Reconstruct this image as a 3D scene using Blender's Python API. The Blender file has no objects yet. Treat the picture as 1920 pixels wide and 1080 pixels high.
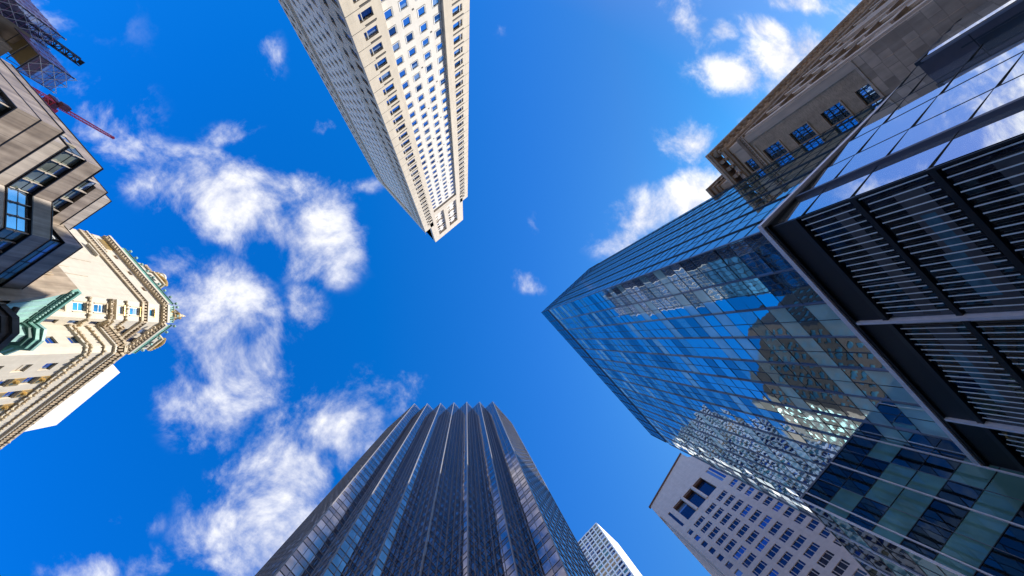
import bpy, math, random
from mathutils import Vector, Matrix
random.seed(7)
R = math.radians
sc = bpy.context.scene
col = sc.collection

# ---------------------------------------------------------------- camera
EYE = 0.0            # heights are measured from the eye; the pavement lies 1.6 m below
FPX = 750.0
_z = Vector((874-960, -(638-540), -FPX)).normalized()
_x1 = (Vector((1, 0, 0)) - _z*_z.x).normalized()
_y1 = _z.cross(_x1)
TH = R(47.8)
_a = _x1*math.cos(TH) + _y1*math.sin(TH)
_b = _z.cross(_a)
ROT = Matrix((_a, _b, _z))                      # camera axes -> world
cd = bpy.data.cameras.new('camera'); cam = bpy.data.objects.new('camera', cd); col.objects.link(cam)
cam.matrix_world = Matrix.Translation((0, 0, EYE)) @ ROT.to_4x4()
cd.sensor_width = 36; cd.lens = 36*FPX/1920; cd.clip_start = 0.1; cd.clip_end = 9000
sc.camera = cam

def unit(px, py):
    w = ROT @ Vector((px-960, -(py-540), -FPX)); return w.x/w.z, w.y/w.z
ROT_T = ROT.transposed()
def project(p):
    v = ROT_T @ (Vector(p)-Vector((0, 0, EYE)))
    if v.z > -0.01: return None
    return 960 + v.x/-v.z*FPX, 540 - v.y/-v.z*FPX, v.length

# ---------------------------------------------------------------- sun, sky, exposure
SUN_EL = 41.0
SUN_H = Vector((0.60, -0.80))
sd = bpy.data.lights.new('sun', 'SUN'); sd.energy = 4.6; sd.angle = R(0.5); sd.color = (1.0, 0.955, 0.87)
sun = bpy.data.objects.new('sun', sd); col.objects.link(sun)
sdir = Vector((SUN_H.x*math.cos(R(SUN_EL)), SUN_H.y*math.cos(R(SUN_EL)), math.sin(R(SUN_EL))))
sun.rotation_euler = sdir.to_track_quat('Z', 'Y').to_euler()
sun.location = (60, -80, 300)

w = bpy.data.worlds.new('World'); sc.world = w; w.use_nodes = True
nt = w.node_tree; nt.nodes.clear()
def N(t, **k):
    n = nt.nodes.new(t)
    for a, b in k.items(): setattr(n, a, b)
    return n
def L(a, b): nt.links.new(a, b)
def M(op, a, b=None, c=None):
    n = N('ShaderNodeMath', operation=op)
    for i, x in enumerate((a, b, c)):
        if x is None: continue
        if isinstance(x, (int, float)): n.inputs[i].default_value = x
        else: L(x, n.inputs[i])
    return n.outputs[0]
out = N('ShaderNodeOutputWorld'); bg = N('ShaderNodeBackground'); L(bg.outputs[0], out.inputs[0])
bg.inputs[1].default_value = 0.12
sky = N('ShaderNodeTexSky', sky_type='NISHITA', sun_disc=False, sun_elevation=R(SUN_EL),
        sun_rotation=math.atan2(SUN_H.x, SUN_H.y), altitude=20, air_density=1.0, dust_density=0.6, ozone_density=3.0)
tc = N('ShaderNodeTexCoord'); sep = N('ShaderNodeSeparateXYZ'); L(tc.outputs['Generated'], sep.inputs[0])
zc = M('MAXIMUM', sep.outputs[2], 0.08)
ux = M('DIVIDE', sep.outputs[0], zc); uy = M('DIVIDE', sep.outputs[1], zc)
cmb = N('ShaderNodeCombineXYZ'); L(ux, cmb.inputs[0]); L(uy, cmb.inputs[1])
# deeper, polarised blue overhead, paler towards the horizon
tint = N('ShaderNodeMix', data_type='RGBA', blend_type='MULTIPLY'); tint.inputs[0].default_value = 1.0
L(sky.outputs[0], tint.inputs[6])
tr = N('ShaderNodeValToRGB'); L(sep.outputs[2], tr.inputs[0])
tr.color_ramp.elements[0].position = 0.05; tr.color_ramp.elements[0].color = (1.0, 0.92, 0.85, 1)
tr.color_ramp.elements[1].position = 0.72; tr.color_ramp.elements[1].color = (0.10, 0.78, 1.0, 1)
L(tr.outputs[0], tint.inputs[7])
tint2 = N('ShaderNodeMix', data_type='RGBA', blend_type='MULTIPLY'); tint2.inputs[0].default_value = 1.0
L(tint.outputs[2], tint2.inputs[6])
# the sky is deepest blue opposite the sun and milkier towards it
side = M('ADD', M('MULTIPLY', ux, SUN_H.x), M('MULTIPLY', uy, SUN_H.y))
sr = N('ShaderNodeMapRange'); L(side, sr.inputs[0]); sr.inputs[1].default_value = -1.2; sr.inputs[2].default_value = 1.2
r3 = N('ShaderNodeValToRGB'); L(sr.outputs[0], r3.inputs[0]); e = r3.color_ramp.elements
e[0].position = 0.0; e[0].color = (0.05, .98, 1.85, 1); e[1].position = 1.0; e[1].color = (1.25, .92, 1.05, 1)
for pos, c in ((0.41, (.12, .93, 1.5, 1)), (0.58, (1.3, .86, 1.30, 1)), (.70, (2.1, .86, 1.10, 1)), (.82, (1.7, .88, 1.06, 1))):
    q = e.new(pos); q.color = c
L(r3.outputs[0], tint2.inputs[7])

CLOUDS = [  # x, y, rx, ry, angle, strength
 (330,335,88,42,10,1.05),(425,372,115,55,20,1.3),(500,400,70,60,30,1.1),(565,430,88,60,35,1.15),(520,345,70,40,0,.9),(622,485,42,40,30,.85),(600,370,50,50,60,.7),
 (205,215,75,60,40,.55),(250,280,70,40,20,.55),(430,250,45,20,-20,.5),(310,500,40,34,60,.7),
 (395,575,62,70,70,1.0),(420,655,85,78,70,1.15),(385,745,72,55,60,.9),(470,705,45,60,80,.9),(345,590,55,62,90,.95),(575,580,45,28,80,.55),
 (612,805,85,52,-45,1.1),(545,880,92,62,-50,1.2),(470,960,90,70,-50,1.0),(520,1020,80,60,-45,1.0),(650,850,60,50,-50,.7),(410,930,35,24,-20,.3),
 (205,1068,70,26,0,1.0),(240,975,50,20,10,.4),(740,725,46,34,10,.65),(678,345,34,16,0,.45),(505,105,24,50,-10,.4),(605,235,20,14,0,.5),
 (1292,46,66,50,25,1.1),(1352,55,34,22,0,1.2),(1470,108,92,68,-30,1.35),(1388,143,92,40,5,1.35),(1440,58,60,30,10,1.2),(1512,92,55,52,0,1.5),
 (1300,268,62,38,0,1.2),(1225,405,98,44,-28,1.35),(1290,372,72,44,-30,1.5),(1172,445,46,26,-20,1.2),(1500,6,75,24,0,1.3),
 (1004,415,15,30,-20,.85),(985,520,34,20,30,.7),(930,40,26,34,0,.3),(820,470,24,18,0,.35),(1390,240,30,25,0,.8)]
acc = None
c0, s0 = math.cos, math.sin
for (px, py, rx, ry, an, st) in CLOUDS:
    u0, v0 = unit(px, py); k = 1.05/FPX
    # image axes expressed in the ground-plan axes
    ang = -TH + R(an)
    mp = N('ShaderNodeMapping', vector_type='TEXTURE'); L(cmb.outputs[0], mp.inputs[0])
    mp.inputs['Location'].default_value = (u0, v0, 0); mp.inputs['Rotation'].default_value = (0, 0, ang)
    mp.inputs['Scale'].default_value = (rx*k*1.35, ry*k*1.35, 1)
    ln = N('ShaderNodeVectorMath', operation='LENGTH'); L(mp.outputs[0], ln.inputs[0])
    mr = N('ShaderNodeMapRange', interpolation_type='SMOOTHSTEP'); L(ln.outputs['Value'], mr.inputs[0])
    mr.inputs[1].default_value = 0; mr.inputs[2].default_value = 1.45; mr.inputs[3].default_value = st; mr.inputs[4].default_value = 0
    acc = mr.outputs[0] if acc is None else M('MAXIMUM', acc, mr.outputs[0])
# broken cloud beyond the framed part of the sky
r2 = N('ShaderNodeVectorMath', operation='LENGTH'); L(cmb.outputs[0], r2.inputs[0])
mr = N('ShaderNodeMapRange'); L(r2.outputs['Value'], mr.inputs[0])
mr.inputs[1].default_value = 1.0; mr.inputs[2].default_value = 1.7; mr.inputs[3].default_value = 0; mr.inputs[4].default_value = 1
n2 = N('ShaderNodeTexNoise'); L(cmb.outputs[0], n2.inputs['Vector']); n2.inputs['Scale'].default_value = 1.3; n2.inputs['Detail'].default_value = 3
far = M('MULTIPLY', mr.outputs[0], M('MULTIPLY', M('SUBTRACT', n2.outputs[0], 0.40), 6.0))
acc = M('MAXIMUM', acc, far)
ns = N('ShaderNodeTexNoise'); L(cmb.outputs[0], ns.inputs['Vector'])
ns.inputs['Scale'].default_value = 5.5; ns.inputs['Detail'].default_value = 12; ns.inputs['Roughness'].default_value = 0.64; ns.inputs['Distortion'].default_value = 0.25
nf = N('ShaderNodeTexNoise'); L(cmb.outputs[0], nf.inputs['Vector'])
nf.inputs['Scale'].default_value = 2.6; nf.inputs['Detail'].default_value = 5
d = M('ADD', M('MULTIPLY', acc, 0.62), M('MULTIPLY', M('SUBTRACT', ns.outputs[0], 0.5), 2.5))
d = M('ADD', d, M('MULTIPLY', M('SUBTRACT', nf.outputs[0], 0.5), 0.7))
al = N('ShaderNodeMapRange', interpolation_type='SMOOTHSTEP'); L(d, al.inputs[0])
al.inputs[1].default_value = 0.12; al.inputs[2].default_value = 1.02
gate = N('ShaderNodeMapRange', interpolation_type='SMOOTHSTEP'); L(acc, gate.inputs[0])
gate.inputs[1].default_value = 0.02; gate.inputs[2].default_value = 0.35
alpha = M('MULTIPLY', al.outputs[0], gate.outputs[0])
sh = N('ShaderNodeValToRGB'); L(ns.outputs[0], sh.inputs[0])
sh.color_ramp.elements[0].position = 0.36; sh.color_ramp.elements[0].color = (3.0, 3.3, 4.4, 1)
sh.color_ramp.elements[1].position = 0.6; sh.color_ramp.elements[1].color = (5.7, 5.7, 5.8, 1)
mx = N('ShaderNodeMix', data_type='RGBA'); L(alpha, mx.inputs[0]); L(tint2.outputs[2], mx.inputs[6]); L(sh.outputs[0], mx.inputs[7])
L(mx.outputs[2], bg.inputs[0])

sc.view_settings.view_transform = 'Standard'; sc.view_settings.look = 'None'
sc.view_settings.exposure = 0.7; sc.view_settings.gamma = 1
sc.cycles.max_bounces = 8; sc.cycles.glossy_bounces = 5; sc.cycles.caustics_reflective = False
sc.cycles.sample_clamp_indirect = 6; sc.cycles.use_denoising = True

# ---------------------------------------------------------------- materials
MATS = {}
def base_mat(name):
    m = bpy.data.materials.new(name); m.use_nodes = True
    t = m.node_tree; b = t.nodes['Principled BSDF']; MATS[name] = m
    return m, t, b
def stone(name, c, var=0.12, joint=None, rough=0.8, dirt=0.15, bump=0.15, jd=0.6, nscale=0.6, metallic=0.0, streak=True):
    m, t, b = base_mat(name); n = t.nodes; l = t.links
    tcn = n.new('ShaderNodeTexCoord'); se = n.new('ShaderNodeSeparateXYZ'); l.new(tcn.outputs['Object'], se.inputs[0])
    ad = n.new('ShaderNodeMath'); ad.operation = 'ADD'; l.new(se.outputs[0], ad.inputs[0]); l.new(se.outputs[1], ad.inputs[1])
    cb = n.new('ShaderNodeCombineXYZ'); l.new(ad.outputs[0], cb.inputs[0]); l.new(se.outputs[2], cb.inputs[1])
    no = n.new('ShaderNodeTexNoise'); l.new(tcn.outputs['Object'], no.inputs[0]); no.inputs['Scale'].default_value = nscale; no.inputs['Detail'].default_value = 6
    st = n.new('ShaderNodeTexNoise')
    mp = n.new('ShaderNodeMapping'); l.new(tcn.outputs['Object'], mp.inputs[0]); mp.inputs['Scale'].default_value = (1.3, 1.3, 0.09)
    l.new(mp.outputs[0], st.inputs[0]); st.inputs['Scale'].default_value = 1.0; st.inputs['Detail'].default_value = 5
    r = n.new('ShaderNodeValToRGB'); l.new(no.outputs[0], r.inputs[0])
    r.color_ramp.elements[0].position = .3; r.color_ramp.elements[1].position = .7
    r.color_ramp.elements[0].color = tuple(x*(1-var) for x in c)+(1,); r.color_ramp.elements[1].color = tuple(min(1, x*(1+var*.6)) for x in c)+(1,)
    cur = r.outputs[0]
    if joint:
        br = n.new('ShaderNodeTexBrick'); l.new(cb.outputs[0], br.inputs['Vector'])
        br.inputs['Scale'].default_value = 1; br.inputs['Brick Width'].default_value = joint[0]; br.inputs['Row Height'].default_value = joint[1]
        br.inputs['Mortar Size'].default_value = joint[2]; br.inputs['Mortar Smooth'].default_value = 0.2
        br.inputs['Color1'].default_value = (1, 1, 1, 1); br.inputs['Color2'].default_value = (1-joint[3],)*3+(1,); br.inputs['Mortar'].default_value = (jd, jd, jd, 1)
        mm = n.new('ShaderNodeMix'); mm.data_type = 'RGBA'; mm.blend_type = 'MULTIPLY'; mm.inputs[0].default_value = 1
        l.new(cur, mm.inputs[6]); l.new(br.outputs[0], mm.inputs[7]); cur = mm.outputs[2]
    if dirt:
        r2_ = n.new('ShaderNodeValToRGB'); l.new(st.outputs[0], r2_.inputs[0])
        r2_.color_ramp.elements[0].position = .35; r2_.color_ramp.elements[1].position = .62
        r2_.color_ramp.elements[0].color = (1-dirt, 1-dirt*1.05, 1-dirt*1.1, 1); r2_.color_ramp.elements[1].color = (1, 1, 1, 1)
        mm = n.new('ShaderNodeMix'); mm.data_type = 'RGBA'; mm.blend_type = 'MULTIPLY'; mm.inputs[0].default_value = 1
        l.new(cur, mm.inputs[6]); l.new(r2_.outputs[0], mm.inputs[7]); cur = mm.outputs[2]
    l.new(cur, b.inputs['Base Color']); b.inputs['Roughness'].default_value = rough; b.inputs['Metallic'].default_value = metallic
    if bump:
        f = n.new('ShaderNodeTexNoise'); l.new(tcn.outputs['Object'], f.inputs[0]); f.inputs['Scale'].default_value = 6; f.inputs['Detail'].default_value = 5
        bu = n.new('ShaderNodeBump'); bu.inputs['Strength'].default_value = bump; bu.inputs['Distance'].default_value = 0.05
        l.new(f.outputs[0], bu.inputs['Height']); l.new(bu.outputs[0], b.inputs['Normal'])
    return m
def glass(name, c, metallic=0.7, rough=0.02, wob=0.006, wscale=0.55, ior=1.6, var=0.0):
    m, t, b = base_mat(name); n = t.nodes; l = t.links
    b.inputs['Base Color'].default_value = (*c, 1); b.inputs['Metallic'].default_value = metallic
    b.inputs['Roughness'].default_value = rough; b.inputs['IOR'].default_value = ior
    tcn = n.new('ShaderNodeTexCoord')
    if wob:
        f = n.new('ShaderNodeTexNoise'); l.new(tcn.outputs['Object'], f.inputs[0]); f.inputs['Scale'].default_value = wscale; f.inputs['Detail'].default_value = 1.5
        bu = n.new('ShaderNodeBump'); bu.inputs['Strength'].default_value = 1.0; bu.inputs['Distance'].default_value = wob
        l.new(f.outputs[0], bu.inputs['Height']); l.new(bu.outputs[0], b.inputs['Normal'])
    if var:
        f = n.new('ShaderNodeTexNoise'); l.new(tcn.outputs['Object'], f.inputs[0]); f.inputs['Scale'].default_value = .35
        r = n.new('ShaderNodeValToRGB'); l.new(f.outputs[0], r.inputs[0])
        r.color_ramp.elements[0].position = .35; r.color_ramp.elements[1].position = .65
        r.color_ramp.elements[0].color = tuple(x*(1-var) for x in c)+(1,); r.color_ramp.elements[1].color = tuple(min(1, x*(1+var)) for x in c)+(1,)
        l.new(r.outputs[0], b.inputs['Base Color'])
    return m
def facade_glass(name, dif, tint_, ior, wob=.009, wscale=.5, rough=.015, var=.2):
    m, t, b = base_mat(name); n = t.nodes; l = t.links; n.remove(b)
    tcn = n.new('ShaderNodeTexCoord')
    f = n.new('ShaderNodeTexNoise'); l.new(tcn.outputs['Object'], f.inputs[0]); f.inputs['Scale'].default_value = wscale; f.inputs['Detail'].default_value = 1.5
    bu = n.new('ShaderNodeBump'); bu.inputs['Strength'].default_value = 1; bu.inputs['Distance'].default_value = wob; l.new(f.outputs[0], bu.inputs['Height'])
    f2 = n.new('ShaderNodeTexNoise'); l.new(tcn.outputs['Object'], f2.inputs[0]); f2.inputs['Scale'].default_value = .3
    r_ = n.new('ShaderNodeValToRGB'); l.new(f2.outputs[0], r_.inputs[0]); r_.color_ramp.elements[0].position = .35; r_.color_ramp.elements[1].position = .65
    r_.color_ramp.elements[0].color = tuple(x*(1-var) for x in dif)+(1,); r_.color_ramp.elements[1].color = tuple(min(1, x*(1+var)) for x in dif)+(1,)
    d_ = n.new('ShaderNodeBsdfDiffuse'); l.new(r_.outputs[0], d_.inputs[0])
    g_ = n.new('ShaderNodeBsdfGlossy'); g_.inputs['Color'].default_value = (*tint_, 1); g_.inputs['Roughness'].default_value = rough; l.new(bu.outputs[0], g_.inputs['Normal'])
    fr_ = n.new('ShaderNodeFresnel'); fr_.inputs[0].default_value = ior; l.new(bu.outputs[0], fr_.inputs['Normal'])
    mx_ = n.new('ShaderNodeMixShader'); l.new(fr_.outputs[0], mx_.inputs[0]); l.new(d_.outputs[0], mx_.inputs[1]); l.new(g_.outputs[0], mx_.inputs[2])
    l.new(mx_.outputs[0], n['Material Output'].inputs[0])
    return m
def plain(name, c, rough=0.5, metallic=0.0, var=0.1):
    return stone(name, c, var=var, joint=None, rough=rough, dirt=0.0, bump=0.0, metallic=metallic, nscale=1.5)

stone('white_stone', (.76, .71, .64), .05, (1.9, 3.66, .02, .03), dirt=.07, bump=.05, jd=.85)
stone('cream_stone', (.67, .58, .46), .06, (2.4, 3.66, .025, .04), dirt=.10, bump=.05, jd=.8)
glass('blue_window', (.10, .26, .58), .85, .03, .004, ior=1.6)
plain('white_frame', (.82, .80, .76), .4)
plain('dark_joint_shadow', (.06, .05, .045), .8)
glass('bronze_glass', (.40, .35, .37), .9, .03, .006, .5, var=.25)
glass('bronze_spandrel', (.24, .205, .225), .9, .04, .004, .5)
plain('bronze_mullion', (.30, .275, .265), .4, .15)
plain('dark_roof', (.08, .08, .09), .7)
facade_glass('tower_glass', (.02, .06, .06), (.93, 1.0, 1.0), 30.0)
facade_glass('tower_glass_dark', (.006, .010, .014), (.80, .95, 1.0), 7.0)
facade_glass('wing_glass', (.005, .009, .013), (.6, .75, .85), 1.8, .006)
facade_glass('wing_spandrel', (.11, .25, .235), (.65, .85, .9), 1.7, .006)
facade_glass('tower_spandrel', (.16, .38, .40), (.9, 1, 1), 9.0, .006, rough=.03)
facade_glass('tower_spandrel_pale', (.55, .90, .88), (.95, 1, 1), 5.0, .004, rough=.04)
plain('mullion_steel', (.19, .19, .22), .35, .4)
plain('mullion_dark', (.02, .022, .028), .4, .2)
plain('silver_trim', (.86, .80, .88), .4, .05)
plain('black_panel', (.006, .006, .009), .5)
glass('shop_glass', (.84, .88, .92), .95, .01, .004, .3)
facade_glass('shop_glass_dark', (.006, .008, .011), (.8, .9, 1), 2.0, .006, .3)
plain('shade_cloth', (.085, .08, .09), .6, 0, .3)
plain('sky_reflection_paint', (.12, .26, .36), .2, .3, .3)
plain('white_fin', (.97, .96, 1.0), .45, .0)
plain('plum_metal', (.075, .062, .075), .4, .2)
stone('pink_granite', (.66, .555, .53), .07, (1.6, .8, .02, .07), dirt=.06, bump=.05, jd=.85)
glass('navy_window', (.03, .05, .12), .6, .05, .003)
plain('rust_trim', (.14, .07, .05), .7)
stone('brown_stone', (.58, .42, .31), .14, (1.7, .85, .03, .10), dirt=.25, bump=.3, jd=.7)
stone('ashlar', (.72, .54, .42), .2, (2.1, 1.3, .05, .4), dirt=.2, bump=.3, jd=.6)
stone('brown_brick', (.58, .42, .30), .16, (.34, .11, .012, .3), dirt=.15, bump=.3, jd=1.25)
stone('smooth_brown', (.66, .51, .41), .08, None, dirt=.18, bump=.1)
stone('carved_brown', (.40, .28, .20), .3, None, dirt=.2, bump=.7)
plain('black_frame', (.012, .013, .016), .4)
glass('sash_glass', (.45, .62, .78), .85, .03, .012, 1.2)
stone('crown_stone', (.66, .585, .47), .05, (1.4, .7, .015, .05), dirt=.08, bump=.1, jd=.88)
stone('crown_carved', (.62, .50, .34), .25, None, dirt=.2, bump=.8)
stone('gilding', (.72, .46, .14), .25, None, rough=.35, dirt=.1, bump=.5, metallic=.6)
stone('brown_carving', (.48, .37, .25), .35, None, dirt=.2, bump=.8)
stone('copper_green', (.22, .46, .38), .22, None, rough=.6, dirt=.2, bump=.3)
stone('copper_dark', (.07, .16, .13), .3, None, rough=.6, dirt=.2, bump=.4)
stone('copper_pale', (.36, .58, .52), .2, None, rough=.55, dirt=.25, bump=.2)
glass('teal_window', (.10, .36, .55), .7, .05, .01, 1.5, var=.5)
stone('plain_white', (.86, .85, .84), .03, None, dirt=.04, bump=.03)
stone('steel_panel', (.44, .355, .28), .22, (3.2, 9.0, .03, .12), rough=.42, dirt=.42, bump=.08, jd=.55, metallic=.1)
stone('steel_panel_light', (.60, .51, .42), .15, (3.0, 9.0, .03, .08), rough=.42, dirt=.3, bump=.08, jd=.6, metallic=.1)
glass('office_glass', (.19, .22, .19), .45, .03, .006, .4, var=.3)
glass('bright_glass', (.60, .70, .80), .85, .03, .004, .4, var=.15)
stone('tan_stone', (.50, .39, .28), .2, None, dirt=.35, bump=.2)
stone('dark_limestone', (.09, .085, .08), .35, None, dirt=.3, bump=.5)
plain('pink_cord', (.55, .22, .45), .6)
plain('white_tube', (.80, .80, .86), .4)
plain('scaffold_dark', (.06, .06, .075), .5)
plain('scaffold_deck', (.42, .30, .13), .7)
plain('crane_red', (.55, .03, .08), .4)
plain('crane_dark', (.12, .02, .03), .5)
stone('concrete', (.42, .37, .31), .15, (2.5, 1.6, .03, .1), dirt=.3, bump=.2)
stone('asphalt', (.05, .05, .052), .25, None, rough=.9, dirt=.1, bump=.3)
stone('pavement_slab', (.30, .29, .27), .12, (1.5, 1.5, .02, .06), dirt=.12, bump=.2)
plain('road_paint', (.75, .75, .72), .7)
stone('shade_brown_brick', (.11, .095, .085), .12, (.6, .3, .02, .2), dirt=.2, bump=.2)  # beige wall coloured dark, its shade is put into the colour
plain('orange_blind', (.45, .30, .18), .6)
plain('teal_pane', (.10, .28, .30), .3, .3)
# netting: open mesh of threads
m, t, b = base_mat('netting')
b.inputs['Base Color'].default_value = (.20, .17, .32, 1); b.inputs['Roughness'].default_value = .8
tb = t.nodes.new('ShaderNodeBsdfTransparent'); mxs = t.nodes.new('ShaderNodeMixShader'); mxs.inputs[0].default_value = .62
t.links.new(tb.outputs[0], mxs.inputs[1]); t.links.new(b.outputs[0], mxs.inputs[2])
t.links.new(mxs.outputs[0], t.nodes['Material Output'].inputs[0])

glass('window_blind', (.26, .36, .55), .5, .15, .003)
glass('window_deep', (.04, .09, .22), .8, .03, .004)
glass('navy_bright', (.08, .18, .42), .7, .05, .003)
# ---------------------------------------------------------------- mesh helpers
class MB:
    def __init__(s): s.v = []; s.f = []; s.m = []
    def poly(s, pts, m):
        i = len(s.v); s.v += [tuple(p) for p in pts]; s.f.append(tuple(range(i, i+len(pts)))); s.m.append(m)
    def box(s, x0, x1, y0, y1, z0, z1, m):
        i = len(s.v)
        s.v += [(x, y, z) for z in (z0, z1) for (x, y) in ((x0, y0), (x1, y0), (x1, y1), (x0, y1))]
        for q in ((3, 2, 1, 0), (4, 5, 6, 7), (0, 1, 5, 4), (1, 2, 6, 5), (2, 3, 7, 6), (3, 0, 4, 7)):
            s.f.append(tuple(i+k for k in q)); s.m.append(m)
    def hexa(s, p, m):   # 8 points, bottom loop then top loop
        i = len(s.v); s.v += [tuple(q) for q in p]
        for q in ((3, 2, 1, 0), (4, 5, 6, 7), (0, 1, 5, 4), (1, 2, 6, 5), (2, 3, 7, 6), (3, 0, 4, 7)):
            s.f.append(tuple(i+k for k in q)); s.m.append(m)
    def fbox(s, F, u0, u1, z0, z1, d0, d1, m):
        s.hexa([F.p(u0, z0, d0), F.p(u1, z0, d0), F.p(u1, z0, d1), F.p(u0, z0, d1),
                F.p(u0, z1, d0), F.p(u1, z1, d0), F.p(u1, z1, d1), F.p(u0, z1, d1)], m)
    def fquad(s, F, u0, u1, z0, z1, d, m, tilt=0.0):
        r = (lambda: random.uniform(-tilt, tilt)) if tilt else (lambda: 0)
        a, b_, c = r(), r(), r()
        q = [F.p(u0, z0, d+a), F.p(u1, z0, d+b_), F.p(u1, z1, d+c), F.p(u0, z1, d+a+c-b_)]
        if F.u[1]*F.n[0]-F.u[0]*F.n[1] < 0: q.reverse()      # faces point outwards
        s.poly(q, m)
    def prism(s, pl, z0, z1, m, mt=None, cap=True):
        n = len(pl); i = len(s.v)
        s.v += [(x, y, z0) for x, y in pl] + [(x, y, z1) for x, y in pl]
        for k in range(n):
            j = (k+1) % n; s.f.append((i+k, i+j, i+n+j, i+n+k)); s.m.append(m)
        if cap:
            s.f.append(tuple(i+n+k for k in range(n))); s.m.append(mt or m)
            s.f.append(tuple(i+n-1-k for k in range(n))); s.m.append(mt or m)
    def tube(s, a, b_, r, m, n=6, r2=None):
        a = Vector(a); b_ = Vector(b_); dd = (b_-a)
        if dd.length < 1e-6: return
        q = dd.to_track_quat('Z', 'Y'); i = len(s.v); r2 = r if r2 is None else r2
        for (c, rr) in ((a, r), (b_, r2)):
            for k in range(n):
                t_ = 2*math.pi*k/n; s.v.append(tuple(c + q @ Vector((rr*math.cos(t_), rr*math.sin(t_), 0))))
        for k in range(n):
            j = (k+1) % n; s.f.append((i+k, i+j, i+n+j, i+n+k)); s.m.append(m)
        s.f.append(tuple(i+n+k for k in range(n))); s.m.append(m)
        s.f.append(tuple(i+n-1-k for k in range(n))); s.m.append(m)
    def lathe(s, c, prof, m, n=12):
        i = len(s.v)
        for (r, z) in prof:
            for k in range(n):
                t_ = 2*math.pi*k/n; s.v.append((c[0]+r*math.cos(t_), c[1]+r*math.sin(t_), c[2]+z))
        for a in range(len(prof)-1):
            for k in range(n):
                j = (k+1) % n; s.f.append((i+a*n+k, i+a*n+j, i+(a+1)*n+j, i+(a+1)*n+k)); s.m.append(m)
    def blob(s, c, r, m, sq=1.0):
        prof = [(0.001, -r*sq), (r*.7, -r*.7*sq), (r, 0), (r*.7, r*.7*sq), (.001, r*sq)]
        s.lathe(c, prof, m, 7)
    def build(s, name, parent=None, label=None, kind=None, smooth=False):
        if not s.f: return None
        me = bpy.data.meshes.new(name); off = Vector(parent_world(parent))
        me.from_pydata([(x-off.x, y-off.y, z-off.z) for x, y, z in s.v], [], s.f)
        names = []
        for q in s.m:
            if q not in names: names.append(q)
        for q in names: me.materials.append(MATS[q])
        ix = {q: i for i, q in enumerate(names)}
        me.polygons.foreach_set('material_index', [ix[q] for q in s.m])
        if smooth: me.polygons.foreach_set('use_smooth', [True]*len(me.polygons))
        me.update()
        o = bpy.data.objects.new(name, me); col.objects.link(o)
        if parent: o.parent = parent
        if label: o['label'] = label
        if kind: o['kind'] = kind
        return o
    def extend(s, o):
        i = len(s.v); s.v += o.v; s.f += [tuple(i+k for k in f) for f in o.f]; s.m += o.m
def parent_world(p):
    v = Vector((0, 0, 0))
    while p: v += p.location; p = p.parent
    return v
class F:
    def __init__(s, x, y, ux, uy, nx, ny):
        l = math.hypot(ux, uy); s.o = (x, y); s.u = (ux/l, uy/l); l = math.hypot(nx, ny); s.n = (nx/l, ny/l)
    def p(s, u, z, d=0):
        return (s.o[0]+s.u[0]*u+s.n[0]*d, s.o[1]+s.u[1]*u+s.n[1]*d, z)
def thing(name, label, cat, loc, group=None):
    o = bpy.data.objects.new(name, None); col.objects.link(o); o.location = loc; o.empty_display_size = 2
    o['label'] = label; o['category'] = cat
    if group: o['group'] = group
    return o
def wall(mb, f, u0, u1, z0, z1, holes, m, d=0.0, rev=0.3, mrev=None):
    """wall plane with true openings; holes = (ua, ub, za, zb)"""
    zs = sorted({z0, z1} | {round(h[2], 3) for h in holes if z0 < h[2] < z1} | {round(h[3], 3) for h in holes if z0 < h[3] < z1})
    for a, b_ in zip(zs, zs[1:]):
        mid = (a+b_)/2; hs = sorted((h[0], h[1]) for h in holes if h[2] < mid < h[3]); c = u0
        for (p, q) in hs:
            if p > c: mb.fquad(f, c, p, a, b_, d, m)
            c = max(c, q)
        if c < u1: mb.fquad(f, c, u1, a, b_, d, m)
    mr_ = mrev or m
    for (a, b_, za, zb) in holes:
        mb.poly([f.p(a, za, d), f.p(a, zb, d), f.p(a, zb, d-rev), f.p(a, za, d-rev)], mr_)
        mb.poly([f.p(b_, za, d), f.p(b_, zb, d), f.p(b_, zb, d-rev), f.p(b_, za, d-rev)], mr_)
        mb.poly([f.p(a, za, d), f.p(b_, za, d), f.p(b_, za, d-rev), f.p(a, za, d-rev)], mr_)
        mb.poly([f.p(a, zb, d), f.p(b_, zb, d), f.p(b_, zb, d-rev), f.p(a, zb, d-rev)], mr_)
class Wins:
    """collects windows / panes; the 100 that show largest become parts, the rest one mass"""
    def __init__(s): s.l = []
    def add(s, g, fr, c, area): s.l.append((g, fr, c, area))
    def emit(s, parent, name='window', sub='frame', most=100, label=None):
        def score(w_):
            p = project(w_[2])
            if p is None: return 0
            ins = -30 < p[0] < 1950 and -30 < p[1] < 1110
            return w_[3]/(p[2]**2)*(1 if ins else 1e-3)
        l = sorted(s.l, key=score, reverse=True)
        for g, fr, c, a in l[:most]:
            o = g.build(name, parent)
            if fr and fr.f: fr.build(sub, o)
        rest = MB()
        for g, fr, c, a in l[most:]:
            rest.extend(g)
            if fr: rest.extend(fr)
        if rest.f: rest.build(name, parent, kind='stuff')
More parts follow.
